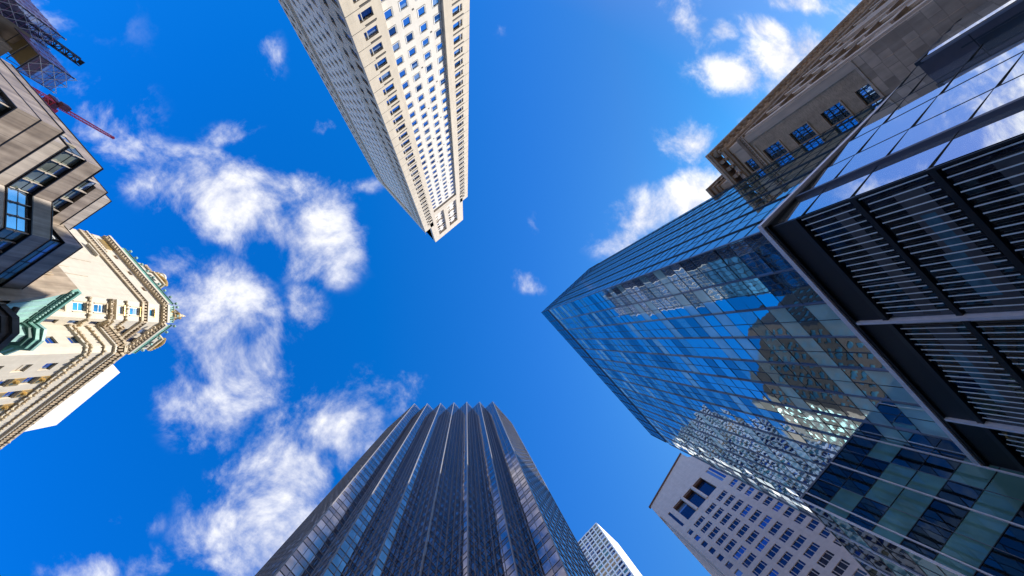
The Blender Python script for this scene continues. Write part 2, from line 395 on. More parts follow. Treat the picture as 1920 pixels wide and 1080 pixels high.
def win(W, f, a, b_, za, zb, d, gm, fm, fw=0.07, nv=0, nh=0, tilt=0.01, fd=0.05):
    if gm == 'blue_window': gm = random.choices(('blue_window', 'window_deep', 'window_blind'), (7, 2, 1))[0]
    if gm == 'navy_window': gm = random.choices(('navy_window', 'navy_bright', 'window_blind'), (8, 1.5, .4))[0]
    g = MB(); g.fquad(f, a, b_, za, zb, d, gm, tilt)
    if random.random() < .35 and (zb-za) > 1.2 and gm in ('blue_window', 'window_deep', 'navy_window', 'teal_window', 'sash_glass', 'office_glass'):
        k_ = random.uniform(.2, .55)     # a blind part of the way down
        g.fquad(f, a+.02, b_-.02, zb-(zb-za)*k_, zb-.01, d+.006, 'window_blind', 0)
    fr = MB()
    if fm:
        fr.fbox(f, a, a+fw, za, zb, d+.012, d+fd+.012, fm); fr.fbox(f, b_-fw, b_, za, zb, d+.012, d+fd+.012, fm)
        fr.fbox(f, a+fw, b_-fw, za, za+fw, d+.014, d+fd+.01, fm); fr.fbox(f, a+fw, b_-fw, zb-fw, zb, d+.014, d+fd+.01, fm)
        for k in range(nv):
            u = a+(b_-a)*(k+1)/(nv+1); fr.fbox(f, u-fw*.4, u+fw*.4, za+fw, zb-fw, d+.016, d+fd, fm)
        for k in range(nh):
            z = za+(zb-za)*(k+1)/(nh+1); fr.fbox(f, a+fw, b_-fw, z-fw*.4, z+fw*.4, d+.018, d+fd-.004, fm)
    W.add(g, fr, f.p((a+b_)/2, (za+zb)/2, d), (b_-a)*(zb-za))
def curtain(W, mb, f, u0, u1, zl, ul, pick, d=0.0, tilt=0.012, hm='mullion_steel', vm='mullion_steel', hw=.06, vw=.07, hd=.06, vd=.10, vbig=None, swing=0.0):
    """curtain wall: pane grid + mullions. zl, ul = line positions; pick(i, j) -> material"""
    for i, (za, zb) in enumerate(zip(zl, zl[1:])):
        for j, (a, b_) in enumerate(zip(ul, ul[1:])):
            g = MB()
            if swing:
                e_ = swing*(b_-a); q_ = [f.p(a, za, d), f.p(b_, za, d+e_), f.p(b_, zb, d+e_), f.p(a, zb, d)]
                if f.u[1]*f.n[0]-f.u[0]*f.n[1] < 0: q_.reverse()
                g.poly(q_, pick(i, j))
            else: g.fquad(f, a, b_, za, zb, d, pick(i, j), tilt)
            W.add(g, None, f.p((a+b_)/2, (za+zb)/2, d), (b_-a)*(zb-za))
    for z in zl: mb.fbox(f, ul[0], ul[-1], z-hw/2, z+hw/2, d-.05, d+hd, hm)
    for k, u in enumerate(ul):
        ww, dd_ = (vw, vd)
        mm = vm
        if vbig and vbig(k): ww, dd_, mm = vbig(k)
        mb.fbox(f, u-ww/2, u+ww/2, zl[0], zl[-1], d-.05, d+dd_, mm)
def frange(a, b_, s):
    r = []
    while a < b_-1e-6: r.append(a); a += s
    return r
G = -1.6      # ground level
# ---------------------------------------------------------------- ground
def struct(name, mb):
    o = mb.build(name); o['kind'] = 'structure'; return o
g = MB(); g.poly([(-3000, -3000, G-.16), (3000, -3000, G-.16), (3000, 3000, G-.16), (-3000, 3000, G-.16)], 'pavement_slab'); struct('ground', g)
g = MB(); g.poly([(-36, -900, G-.156), (-3, -900, G-.156), (-3, 900, G-.156), (-36, 900, G-.156)], 'asphalt')
g.poly([(-900, -24, G-.152), (900, -24, G-.152), (900, -4, G-.152), (-900, -4, G-.152)], 'asphalt'); struct('road', g)
g = MB()
for (x0, x1, y0, y1) in ((-3, 200, -4, 200), (-3, 200, -200, -24), (-200, -36, -4, 200), (-200, -36, -200, -24)):
    g.box(x0, x1, y0, y1, G-.17, G, 'pavement_slab')
struct('pavement', g)
g = MB()
for k in range(11): g.poly([(-34.6+k*3, -3.2+0, G-.148), (-33.2+k*3, -3.2, G-.148), (-33.2+k*3, -.2, G-.148), (-34.6+k*3, -.2, G-.148)], 'road_paint')
for k in range(60): g.poly([(-19.6, 12+k*9, G-.148), (-19.45, 12+k*9, G-.148), (-19.45, 15+k*9, G-.148), (-19.6, 15+k*9, G-.148)], 'road_paint')
struct('road_marking', g)

# ================================================================ white stone tower
root = thing('stone_skyscraper', 'tall cream stone skyscraper with square windows and a stepped top', 'skyscraper', (-60, -30, G), None)
XF, YC = -47.0, -17.9
FR = F(XF, YC, 0, -1, 1, 0)         # sunny front, u runs away from the corner
LF = F(XF, YC, -1, 0, 0, 1)         # shaded flank
FH = 3.66; J0 = 59.07 - 16*FH       # 0.51
joints = [J0 + FH*k for k in range(0, 48)]
W = Wins(); mb = MB(); tr_ = MB()
# front: strip A
def strips(f, u0, u1, ztop, wl, wr, zt_win, side):
    hs = []
    for j in joints:
        za, zb = j-2.85, j-1.15
        if zb < zt_win and za > G+1: hs.append((wl, wr, za, zb))
        if j < ztop-1: tr_.fbox(f, u0, u1, j-.05, j+.05, -.02, .006, 'dark_joint_shadow')
        if j < zt_win: tr_.fbox(f, wl+(.0 if side else .7), wr+.3, j-.35, j-.12, .008, .05, 'dark_joint_shadow')
    wall(mb, f, u0, u1, G, ztop, hs, 'cream_stone', rev=.35)
    for (a, b_, za, zb) in hs:
        g1, g2 = (a, a+.55), (a+.62, b_)
        if side: g1, g2 = (b_-.55, b_), (a, b_-.62)
        for (p, q) in (g1, g2): win(W, f, p, q, za, zb, -.3, 'blue_window', 'white_frame', fw=.05, fd=.04)
        c0_ = g1[1] if not side else g2[1]
        tr_.fbox(f, c0_, c0_+.07, za, zb, -.3, -.05, 'white_frame')
strips(FR, 0, 4.75, 173.4, 2.0, 4.6, 170, False)
strips(FR, 19.95, 24.35, 171.8, 20.1, 22.5, 168, True)
# ribs beside the recessed field
wall(mb, FR, 4.75, 6.3, G, 161, [], 'cream_stone', d=0)
wall(mb, FR, 18.15, 19.95, G, 161, [], 'cream_stone', d=0)
tr_.fbox(FR, 6.3, 6.31, G, 159, -.6, 0, 'cream_stone'); tr_.fbox(FR, 18.14, 18.15, G, 159, -.6, 0, 'cream_stone')
# field
cols = [(6.55, 8.15), (9.65, 11.25), (12.95, 14.55), (16.2, 17.8)]
hs = [(a, b_, j+.3, j+2.1) for j in joints for (a, b_) in cols if j+2.3 < 158.6]
wall(mb, FR, 6.31, 18.14, G, 158.9, hs, 'white_stone', d=-.6, rev=.12)
for h in hs:
    win(W, FR, h[0]+.03, h[1]-.03, h[2]+.03, h[3]-.03, -.70, 'blue_window', 'white_frame', fw=.08, fd=.1)
    for e in ((h[0]-.07, h[0], h[2]-.07, h[3]+.07), (h[1], h[1]+.07, h[2]-.07, h[3]+.07), (h[0], h[1], h[2]-.07, h[2]), (h[0], h[1], h[3], h[3]+.07)):
        tr_.fbox(FR, *e, -.6, -.54, 'white_frame')
    tr_.fbox(FR, h[1]+.07, h[1]+.17, h[2]-.07, h[3]+.07, -.6, -.59, 'dark_joint_shadow'); tr_.fbox(FR, h[0]-.07, h[1]+.17, h[3]+.07, h[3]+.16, -.6, -.59, 'dark_joint_shadow')  # dark strips paint the shadow of the proud frame onto the wall
for i, j in enumerate(joints):
    if j < 157 and i % 2: tr_.fbox(FR, 8.7+(3.2 if i % 4 == 1 else 6.4), 9.1+(3.2 if i % 4 == 1 else 6.4), j-.5, j-.2, -.59, -.56, 'dark_joint_shadow')
# crown of the front: recessed pairs of columns
mb.fbox(FR, 6.31, 18.14, 158.9, 162.6, -.62, -.02, 'cream_stone')
wall(mb, FR, 3.1, 21.4, 161, 200, [(6.4, 11.0, 163.5, 193), (13.0, 17.9, 163.5, 192.6)], 'cream_stone', d=0, rev=.8)
for (ua, ub) in ((6.4, 11.0), (13.0, 17.9)):
    hs = [(ua+.25+q*(ub-ua-1.8), ua+1.55+q*(ub-ua-1.8), z, z+1.9) for q in (0, 1) for z in frange(164.2, 190, FH)]
    wall(mb, FR, ua, ub, 163.5, 193, hs, 'white_stone', d=-.8, rev=.3)
    for h in hs: win(W, FR, *h, -1.0, 'blue_window', 'dark_joint_shadow')
    for z in (174.5, 184.0): tr_.fbox(FR, ua+.2, ub-.2, z, z+.5, -.8, -.55, 'brown_carving')
# flank
def lf(u0, u1, ztop, wins, m, d=0.0):
    hs = [(a, b_, j-2.6, j-.7) for j in joints for (a, b_) in wins if j < ztop-4 and j-2.6 > G+1]
    wall(mb, LF, u0, u1, G, ztop, hs, m, d=d, rev=.35)
    for h in hs: win(W, LF, *h, d-.25, 'blue_window', None)
    for j in joints:
        if j < ztop: tr_.fbox(LF, u0, u1, j-.05, j+.04, d-.02, d+.004, 'dark_joint_shadow')
lf(0, 8.2, 177, [(.9, 2.9), (4.9, 6.3)], 'cream_stone')
fc = [(8.95+k*3.02, 10.65+k*3.02) for k in range(6)]
hs = [(a, b_, j+.3, j+2.1) for j in joints for (a, b_) in fc if j+2.3 < 170]
wall(mb, LF, 8.21, 27.6, G, 171, hs, 'white_stone', d=-.6, rev=.3)
for h in hs:
    win(W, LF, *h, -.85, 'blue_window', 'white_frame', fw=.08, fd=.08)
tr_.fbox(LF, 8.2, 8.21, G, 171, -.6, 0, 'cream_stone'); tr_.fbox(LF, 27.59, 27.6, G, 171, -.6, 0, 'cream_stone')
mb.fbox(LF, 8.21, 27.6, 171, 177, -.6, -.02, 'cream_stone')
lf(27.6, 33.2, 177, [(28.9, 30.3), (31.1, 32.5)], 'cream_stone')
# masses behind the facades
Xb = XF-33.2
mb.box(Xb, XF-.95, YC-19.9, YC-.95, G, 173.3, 'cream_stone')
mb.box(Xb, XF-.36, YC-24.35, YC-19.9, G, 171.7, 'cream_stone')
mb.box(Xb, XF-.95, YC-24.3, YC-24.35, G, 171.7, 'cream_stone')
for (u0, u1, zt) in ((0, 4.75, 173.4), (19.95, 24.35, 171.8)): mb.fbox(FR, u0, u1, zt-.4, zt, -.95, -.004, 'cream_stone')
mb.fbox(FR, 24.34, 24.35, G, 171.8, -33, 0, 'cream_stone')
mb.fbox(LF, 1.1, 33.2, 176.4, 177, -6, -.004, 'cream_stone')
mb.box(Xb+1, XF-6, YC-8, YC-1.2, 173, 176.4, 'cream_stone')
# set-back top storeys
mb.box(XF-28, XF-1.4, YC-21.4, YC-3.1, 160.9, 199.9, 'cream_stone')
mb.fbox(FR, 3.1, 3.11, 161, 200, -28, 0, 'cream_stone'); mb.fbox(FR, 21.39, 21.4, 161, 200, -28, 0, 'cream_stone')
mb.fbox(FR, 3.1, 21.4, 199.5, 200, -1.4, -.004, 'cream_stone')
mb.build('wall', root); tr_.build('trim', root)
bx_ = MB(); bx_.box(XF-3.0, XF-1.9, YC-2.8, YC-1.7, 173.4, 176.0, 'dark_joint_shadow'); bx_.box(XF-3.6, XF-1.0, YC-1.6, YC-1.2, 176.5, 177.2, 'cream_stone'); bx_.build('roof_vent', root)
W.emit(root)

# ================================================================ dark serrated tower
root = thing('serrated_skyscraper', 'dark bronze glass skyscraper with a sawtooth serrated corner', 'skyscraper', (30, 40, G))
HB = 200.0
pk = [(6.06, 37.94), (10.16, 33.5), (14.28, 28.8), (18.4, 24.04), (22.4, 19.4), (26.6, 14.8), (30.8, 10.1)]
pl = [(6.06, 54.0)]
for i, p in enumerate(pk):
    pl.append(p)
    pl.append((pk[i+1][0], p[1]) if i < 6 else (44.5, p[1]))
pl.append((44.5, 54.0))
core = MB(); ins = [(x+.25, y+.25) for x, y in pl]; ins[-1] = (44.3, 53.8); ins[0] = (6.3, 53.8); ins[-2] = (44.3, pl[-2][1]+.25)
core.prism(ins, G, HB-.6, 'bronze_spandrel', 'dark_roof'); core.build('core', root)
W = Wins(); mb = MB()
zl = []
z = 60.2 - 15*3.86
while z < HB-1: zl += [z, z+1.45]; z += 3.86
zl = [G+.1] + [q for q in zl if q < HB-.5] + [HB]
for k in range(len(pl)-1):
    a, b_ = pl[k], pl[k+1]; ln_ = math.hypot(b_[0]-a[0], b_[1]-a[1])
    xf = abs(b_[1]-a[1]) > .1 and abs(b_[0]-a[0]) < .1
    nrm = (-1, 0) if xf else (0, -1)
    if k == len(pl)-2: nrm = (1, 0)
    f = F(a[0], a[1], b_[0]-a[0], b_[1]-a[1], *nrm)
    nn = max(2, round(ln_/1.45)) if ln_ < 6 else round(ln_/1.5)
    ul = [ln_*q/nn for q in range(nn+1)]
    curtain(W, mb, f, 0, ln_, zl, ul, lambda i, j: 'bronze_spandrel' if i % 2 == 1 else 'bronze_glass', tilt=.006,
            hm='bronze_mullion', vm='bronze_mullion', hw=.10, vw=.08, hd=.05, vd=.07, vbig=(lambda q: (.22, .12, 'bronze_mullion') if q == 0 else (.07, .09, 'bronze_mullion')))
mb.build('mullion_grid', root)
W.emit(root, 'glass_panel')
cp = MB(); cp.prism([(x-.05, y-.05) for x, y in pl], HB, HB+.5, 'bronze_mullion', 'dark_roof'); cp.build('parapet', root)

# ================================================================ blue glass tower on the right
root = thing('glass_tower', 'huge blue mirror glass office tower over a dark glazed podium', 'office tower', (40, -42, G))
X0, Y0 = 11.5, -28.6
D1 = F(X0, Y0, 1, 0, 0, 1); D2 = F(X0, Y0, 0, -1, -1, 0)
LX, LY, HG, HL = 63.0, 26.1, 153.0, 34.9
core = MB()
core.box(X0+.3, X0+LX-.3, Y0-LY+.3, Y0-.3, G, HG-.5, 'black_panel'); core.build('core', root)
W = Wins(); mb = MB(); md = MB()
zl = [HL+.55] + [38.2+2.64*k for k in range(0, 38)] + [138.6]
ul = [0.4 - .4] + [.4+2.25*k+2.25 for k in range(0, 27)] + [LX]
shade = {}
def pick1(i, j):
    # storey-high dark bands against pale blind-backed bands, whole rows varying by the pair of bays
    key = (i, j//2)
    if key not in shade: shade[key] = random.random()
    r = shade[key]
    low = max(0.0, 1-i/14)                 # pale colour stands in for lit ceilings and drawn blinds, commoner on the low storeys
    if i % 2 == 1: return 'tower_glass_dark' if r < .35+.4*low else 'tower_glass'
    return 'tower_spandrel_pale' if r > .76-.25*low else ('tower_spandrel' if r > .35 else ('tower_glass_dark' if r < .2*low+.08 else 'tower_glass'))
curtain(W, md, D1, 0, LX, zl, ul, pick1, tilt=.022, hm='mullion_dark', vm='mullion_dark', hw=.06, hd=.03, vw=.06, vd=.05,
        vbig=lambda k: (.13, .20, 'mullion_steel') if k % 2 == 0 else (.06, .05, 'mullion_dark'))
# reveal band and parapet storeys
md.fbox(D1, 0, LX, 138.6, 141.0, -.25, -.05, 'black_panel'); md.fbox(D2, 0, LY, 138.6, 140.2, -.25, -.05, 'black_panel')
curtain(W, md, D1, 0, LX, [141, 145, 149, HG], ul, lambda i, j: 'tower_glass_dark', tilt=.012, hm='mullion_dark', vm='mullion_dark',
        vbig=lambda k: (.12, .16, 'mullion_dark') if k % 2 == 0 else (.05, .04, 'mullion_dark'))
vl = [0] + [2.6+4.4*k/2 for k in range(0, 11)] + [LY]
curtain(W, md, D2, 0, LY, zl, vl, lambda i, j: 'tower_glass', tilt=.010, hm='mullion_dark', vm='mullion_dark', hw=.07, hd=.04, vw=.05, vd=.05,
        vbig=lambda k: (.12, .13, 'mullion_dark') if k % 2 == 1 else (.05, .03, 'mullion_dark'))
curtain(W, md, D2, 0, LY, [140.2, 144.5, 149, HG], vl, lambda i, j: 'tower_glass_dark', tilt=.01, hm='mullion_dark', vm='mullion_dark')
md.build('mullion_grid', root)
# ledge
lg = MB()
lg.fbox(D1, -.4, LX, HL-.35, HL+.2, -.2, .45, 'silver_trim'); lg.fbox(D2, -.395, LY+.1, HL-.345, HL+.195, -.2, .75, 'silver_trim')
lg.fbox(D1, -.3, LX, HL-.7, HL-.36, -.2, .25, 'mullion_dark'); lg.fbox(D2, -.29, LY+.1, HL-.7, HL-.36, -.2, .4, 'mullion_dark')
lg.fbox(D1, 0, LX, HL+.2, HL+.55, -.2, .08, 'mullion_dark'); lg.fbox(D2, 0, LY, HL+.2, HL+.55, -.2, .08, 'mullion_dark')
lg.build('ledge', root)
# podium, side street face
mb = MB(); fn = MB()
mb.fbox(D1, 0, LX, 31.7, HL-.7, -.25, -.03, 'black_panel')
mb.fbox(D1, 0, LX, 31.3, 31.75, -.2, .12, 'mullion_dark')
pz = [G, 3.5, 9.5, 15.6, 20.95, 26.2, 31.5]
pu = [0, 12.15, 24.3, 36.4, 48.5, LX]
for za, zb in zip(pz, pz[1:]):
    for a, b_ in zip(pu, pu[1:]):
        half = (a+b_)/2
        for (p, q) in ((a, half), (half, b_)):
            g = MB(); g.fquad(D1, p, q, za, zb, -.25, 'shop_glass_dark', .006); W.add(g, None, D1.p((p+q)/2, (za+zb)/2, 0), (q-p)*(zb-za))
for z in pz[1:-1]:
    mb.fbox(D1, 0, LX, z-.2, z+.2, -.24, -.02, 'mullion_dark')
    for (a, b_) in zip(pu, pu[1:]):        # blinds drawn part of the way behind the glass
        mb.fbox(D1, a+.9, b_-.35, z+1.2, z+1.9+random.random()*1.3, -.248, -.235, 'shade_cloth')
for (a, b_, za, zb) in ((14.6, 17.9, 22.6, 23.5), (18.0, 22.0, 23.0, 24.2), (24.0, 29, 17.0, 18.4), (27.5, 33, 28.4, 29.3)): mb.fbox(D1, a-11.5, b_-11.5, za, zb, -.23, -.225, 'sky_reflection_paint')  # blue patches paint sky reflections onto the dark glass
for u in pu[1:-1]:
    mb.fbox(D1, u-.16, u+.10, G, HL-.7, -.24, .28, 'silver_trim'); mb.fbox(D1, u+.12, u+.2, G, HL-.7, -.24, .2, 'mullion_steel')
for k in range(1, 5): mb.fbox(D1, 4.05*k-.03, 4.05*k+.03, 26.5, 31.6, -.24, -.2, 'mullion_steel')
banks = {}
u = .35
while u < LX:
    if min(abs(u-q) for q in pu) > .25:
        for za, zb in zip(pz[1:], pz[2:]):
            banks.setdefault((sum(u > q for q in pu), za), MB()).fbox(D1, u-.042, u+.042, za+.34, zb-.36-random.choice((0, 0, .1, .3)), -.1, -.06, 'white_fin')
    u += .61
# podium, avenue face, swung out a little from the tower above
DP = F(11.5, Y0-.02, -.045, -1, -1, .045)
du = [0, 4.2, 8.8, 13.2, 17.6, 22.0, LY]
dz = [G, 4.5, 10.0, 15.5, 21.2, 26.45, 31.0, HL-.7]
curtain(W, mb, DP, 0, LY, dz, du, lambda i, j: 'shop_glass', d=-.13, swing=.022, hm='mullion_dark', vm='mullion_dark', hw=.05, hd=.11, vw=.06, vd=.13,
        vbig=lambda k: (.30, .46, 'plum_metal') if k == 1 else (.06, .13, 'mullion_dark'))
mb.fbox(DP, 4.37, 4.42, G, HL-.7, -.1, .24, 'silver_trim')
mb.build('podium_frame', root)
for q in banks.values(): q.build('louvre', root)
# projecting shopfront bay beyond the tower
PB = F(9.1, -49.0, 0, -1, -1, 0); PE = F(9.1, -49.0, 1, 0, 0, 1)
mb = MB(); mb.box(9.2, 11.35, -56.6, -49.1, G, 30.3, 'plum_metal')
mb.fbox(PE, -.1, 2.3, G, 30.5, -.1, .02, 'plum_metal'); mb.fbox(PE, .75, .9, G, 27.5, .02, .05, 'mullion_dark'); mb.fbox(PE, .95, 2.3, G, 26.5, .02, .035, 'mullion_dark')
for z in frange(5, 30, 5.4): mb.fbox(PE, -.08, 2.25, z, z+.06, .02, .05, 'black_panel')
curtain(W, mb, PB, .3, 7.7, [G, 5, 10.5, 16, 22, 30.1], [.3, 2.2, 4.1, 6.0, 7.7], lambda i, j: 'shop_glass', d=.03, swing=.14, hm='mullion_dark', vm='mullion_dark',
        vbig=lambda k: (.16, .10, 'mullion_dark'))
mb.fbox(PB, -.15, 7.8, 30.1, 30.6, -.2, .2, 'mullion_dark'); mb.fbox(PB, -.15, .3, G, 30.1, -.1, .1, 'mullion_steel')
mb.build('shopfront_bay', root)
# wing
XW, YW, HW = 41.65, -17.4, 47.3
mb = MB(); mb.box(XW+.3, X0+LX-.3, Y0-.4, YW-.3, G, HW-.3, 'black_panel')
WX = F(XW, Y0, 0, 1, -1, 0); WY = F(XW, YW, 1, 0, 0, 1)
wz = [G] + [30.7-2.72*k for k in range(11, 0, -1)] + [30.7+2.72*k for k in range(0, 6)] + [HW]
wu = [0, .45, 2.8, 5.2, 7.85, 10.25, Y0*-1+YW]
rowsh = {}
def pickw(i, j):
    if (i, j//2) not in rowsh: rowsh[(i, j//2)] = random.random()
    return ('wing_spandrel' if i % 2 == 0 else 'wing_glass') if rowsh[(i, j//2)] > .15 else ('wing_glass' if i % 2 == 0 else 'wing_spandrel')
curtain(W, mb, WX, 0, 11.2, wz, wu, pickw, tilt=.012, hm='mullion_dark', vm='mullion_steel', hw=.07, hd=.04, vw=.05, vd=.05,
        vbig=lambda k: (.14, .16, 'silver_trim') if k in (1, 3, 5) else (.05, .05, 'mullion_steel'))
ul2 = [2.25*k for k in range(15)] + [LX-30.15]
curtain(W, mb, WY, 0, LX-30.15, wz, ul2, pickw, tilt=.012, hm='mullion_dark', vm='mullion_dark', hw=.07, hd=.04,
        vbig=lambda k: (.14, .16, 'silver_trim') if k % 2 == 0 else (.05, .05, 'mullion_dark'))
mb.fbox(WX, 0, 11.2, HW, HW+.25, -.3, .05, 'mullion_steel'); mb.fbox(WY, 0, LX-30.15, HW, HW+.25, -.3, .05, 'mullion_steel')
mb.build('wing', root)
W.emit(root, 'glass_panel')

# ================================================================ pink granite tower
root = thing('granite_skyscraper', 'pinkish granite tower with a notched pediment and small dark windows', 'skyscraper', (130, -45, G))
A = F(113, -12.1, 0, -1, 1-2, 0)    # u = -12.1 - Y
mb = MB(); W = Wins(); TW_ = 66.6
grp = [(6.1, 10.9), (12.8, 17.7), (19.55, 24.4), (27.25, 31.5), (35.0, 39.3), (42.2, 47.1), (48.9, 53.8), (55.7, 60.5)]
sing = [(2.2, 4.1), (62.5, 64.4)]
hs = []; k = 0; z = 155.4
while z > 60:
    for (a, b_) in grp: hs.append((a, b_, z, z+2.6, 0))
    for (a, b_) in sing: hs.append((a, b_, z, z+2.6, 1))
    z -= 4.62
big = [(6.2, 11.3), (12.6, 17.5), (18.8, 24.05), (42.55, 47.8), (49.1, 53.9), (55.2, 60.3)]
slit = [(2.7, 3.9), (27.3, 28.5), (29.0, 30.2), (30.7, 31.9), (34.7, 35.9), (36.4, 37.6), (38.1, 39.3), (62.7, 63.9)]
allh = [h[:4] for h in hs] + [(a, b_, 162, 174) for (a, b_) in big] + [(a, b_, 162, 173.7) for (a, b_) in slit]
wall(mb, A, 0, TW_, G, 176, allh, 'pink_granite', rev=.35)
# gable with round notch
eave, apex, cu = 185.98, 196.5, 33.3
pts = [(0, 176), (0, eave)]
pts.append((29.5, 196.3))
for q in range(0, 13):
    t_ = math.pi - math.pi*q/12 if False else math.pi + math.pi*q/12
    pts.append((cu+3.8*math.cos(t_), 191.6+3.8*math.sin(t_)))
pts += [(37.1, 196.3), (TW_, eave), (TW_, 176)]
left = [p for p in pts if p[0] <= cu+.01] + [(cu, 176)]; right = [(cu, 176)] + [p for p in pts if p[0] >= cu-.01]
for side_ in (left, right): mb.poly([A.p(u, z) for u, z in side_], 'pink_granite')
mb.poly([A.p(u, z, -36) for u, z in pts], 'pink_granite')
for (p, q) in zip(pts[1:], pts[2:-1]):
    mb.poly([A.p(p[0], p[1], 0), A.p(q[0], q[1], 0), A.p(q[0], q[1], -36), A.p(p[0], p[1], -36)], 'pink_granite')
mb.poly([A.p(0, G, 0), A.p(0, eave, 0), A.p(0, eave, -36), A.p(0, G, -36)], 'pink_granite'); mb.poly([A.p(TW_, G, 0), A.p(TW_, eave, 0), A.p(TW_, eave, -36), A.p(TW_, G, -36)], 'pink_granite')
mb.fbox(A, 1, TW_-1, G, 176, -35, -2.4, 'pink_granite')
SF = F(113, -12.1, 1, 0, 0, 1)
for k in range(7): mb.fbox(SF, 3+k*4.6, 5.2+k*4.6, G, 176, .0, .5, 'pink_granite')
mb.fbox(SF, 0, 36, 176, 178, 0, .6, 'pink_granite')
mb.build('wall', root)
rt = MB()
rt.hexa([A.p(-.7, eave-.3, -.5), A.p(-.7, eave-.3, .5), A.p(29.6, 196.2, .5), A.p(29.6, 196.2, -.5), A.p(-.7, eave+.3, -.5), A.p(-.7, eave+.3, .5), A.p(29.6, 196.9, .5), A.p(29.6, 196.9, -.5)], 'rust_trim')
rt.build('cornice', root)
for (a, b_) in big: win(W, A, a, b_, 162, 174, -1.6, 'navy_window', None); 
for u in (11.95, 18.15, 48.45, 54.55):
    cl = MB(); cl.tube(A.p(u, 161.9, -.2), A.p(u, 174.1, -.2), .72, 'pink_granite', 10); cl.build('column', root)
for (a, b_) in ((6.2, 24.05), (42.55, 60.3)):
    cl = MB(); cl.fbox(A, a+.01, b_-.01, 173.2, 173.8, -1.5, -.4, 'rust_trim'); cl.build('lintel', root)
for (a, b_) in slit: win(W, A, a, b_, 162, 173.7, -.3, 'navy_window', None)
for (a, b_, za, zb, s) in hs:
    if s: win(W, A, a, b_, za, zb, -.28, 'navy_window', None); continue
    g = MB(); g.fquad(A, a, b_, za, zb, -.28, random.choices(('navy_window', 'navy_bright'), (8, 1))[0], .02); fr = MB()
    w_ = b_-a
    for q in (.155, .5, .845): fr.fbox(A, a+w_*q-.09, a+w_*q+.09, za, zb, -.27, -.03, 'pink_granite')
    W.add(g, fr, A.p((a+b_)/2, za+1.2), w_*2.3)
W.emit(root, 'window', 'mullion')

# ================================================================ small white gridded tower
root = thing('gridded_skyscraper', 'distant slim white gridded tower right beside the dark sawtooth tower', 'skyscraper', (210, 38, G))
B = F(187.2, 19.8, 0, 1, -1, 0); mb = MB(); W = Wins()
cw, ch = 4.47, 4.68; nc = 9; hs = []
for i in range(nc):
    zt = 348.3
    while zt-3.1 > 150: hs.append((.5+i*cw+.42, (i+1)*cw+.07, zt-3.2, zt)); zt -= ch
wall(mb, B, 0, nc*cw+.6, G, 349.3, hs, 'plain_white', rev=.6)
cm = ['navy_window', 'navy_window', 'office_glass', 'teal_pane']
for h in hs:
    r = random.random(); zz = h[3]
    m_ = random.choices(cm, (5, 3, 3, 2 if zz < 335 else .3))[0]
    if abs(zz-300) < 4.8 and random.random() < .8: m_ = 'orange_blind'
    win(W, B, *h, -.5, m_, None)
mb.prism([(188, 19.8), (212.4, 17.9), (223.5, 18.8), (223.5, 60), (188, 60)], G, 349.1, 'plain_white')
mb.build('wall', root); W.emit(root)

# ================================================================ brown stone building with deep cornice
root = thing('cornice_building', 'brown stone building with a deep bracketed cornice beside the mirror glass tower', 'stone building', (20, -80, G))
HC = 66.6
FW = F(5.85, -57.0, -.037, -1, -1, .037)      # avenue front, seen edge-on
SW = F(5.85, -57.0, 1, 0, 0, 1)               # flank with the windows
mb = MB(); W = Wins()
rows = [(-3.4, -1.2), (1.6, 4.0), (6.9, 9.3), (12.2, 14.6), (17.5, 19.9), (22.8, 25.2), (28.2, 30.6), (33.6, 35.9), (39.75, 41.9), (44.1, 46.9), (49.3, 52.4), (54.6, 57.9), (60.35, 62.4)]
wins_ = [(3.65+q, 5.95+q, za-.1, zb+.1) for (za, zb) in rows[8:] for q in (0, 3.7, 7.4)]
lo = [h for h in wins_ if h[3] < 59]; hi = [h for h in wins_ if h[2] > 59]
wall(mb, SW, 1.2, 26, 39.6, 59.4, lo, 'brown_brick', d=0, rev=.45)
wall(mb, SW, 1.2, 26, 59.4, 64, hi, 'smooth_brown', d=0, rev=.45)
mb.fbox(SW, 0, 1.22, 39.6, 64, -.6, .12, 'smooth_brown')
mb.fbox(SW, 0.0, 26, G, 39.6, -.6, .35, 'ashlar')
mb.fbox(SW, 0.0, 26, 39.6, 39.9, -.5, .45, 'smooth_brown')
mb.fbox(SW, 2.2, 26, G, 37.4, .35, .5, 'ashlar')
mb.fbox(SW, .2, 26, 42.1, 64, -12, -.46, 'black_panel')
for h in wins_:
    win(W, SW, *h, -.36, 'sash_glass', 'black_frame', fw=.07, nv=1, nh=2, tilt=.03, fd=.08)
    mb.fbox(SW, h[0]-.15, h[1]+.15, h[2]-.22, h[2]-.02, .0, .16, 'smooth_brown')
mb.fbox(SW, h[0]-9, 26, 58.3, 58.6, 0, .1, 'smooth_brown')
# belt with dentils
belt = MB()
belt.fbox(SW, -.45, 26, 59.5, 60.1, .0, .45, 'carved_brown'); belt.fbox(SW, -.3, 26, 58.9, 59.45, .0, .25, 'smooth_brown')
for k in range(50): belt.fbox(SW, -.3+k*.5, -.05+k*.5, 59.15, 59.5, .25, .4, 'carved_brown')
belt.fbox(FW, 0, 90, 59.5, 60.1, .0, .45, 'carved_brown')
for k in range(120): belt.fbox(FW, .1+k*.7, .45+k*.7, 59.1, 59.5, .0, .4, 'carved_brown')
belt.build('belt_course', root)
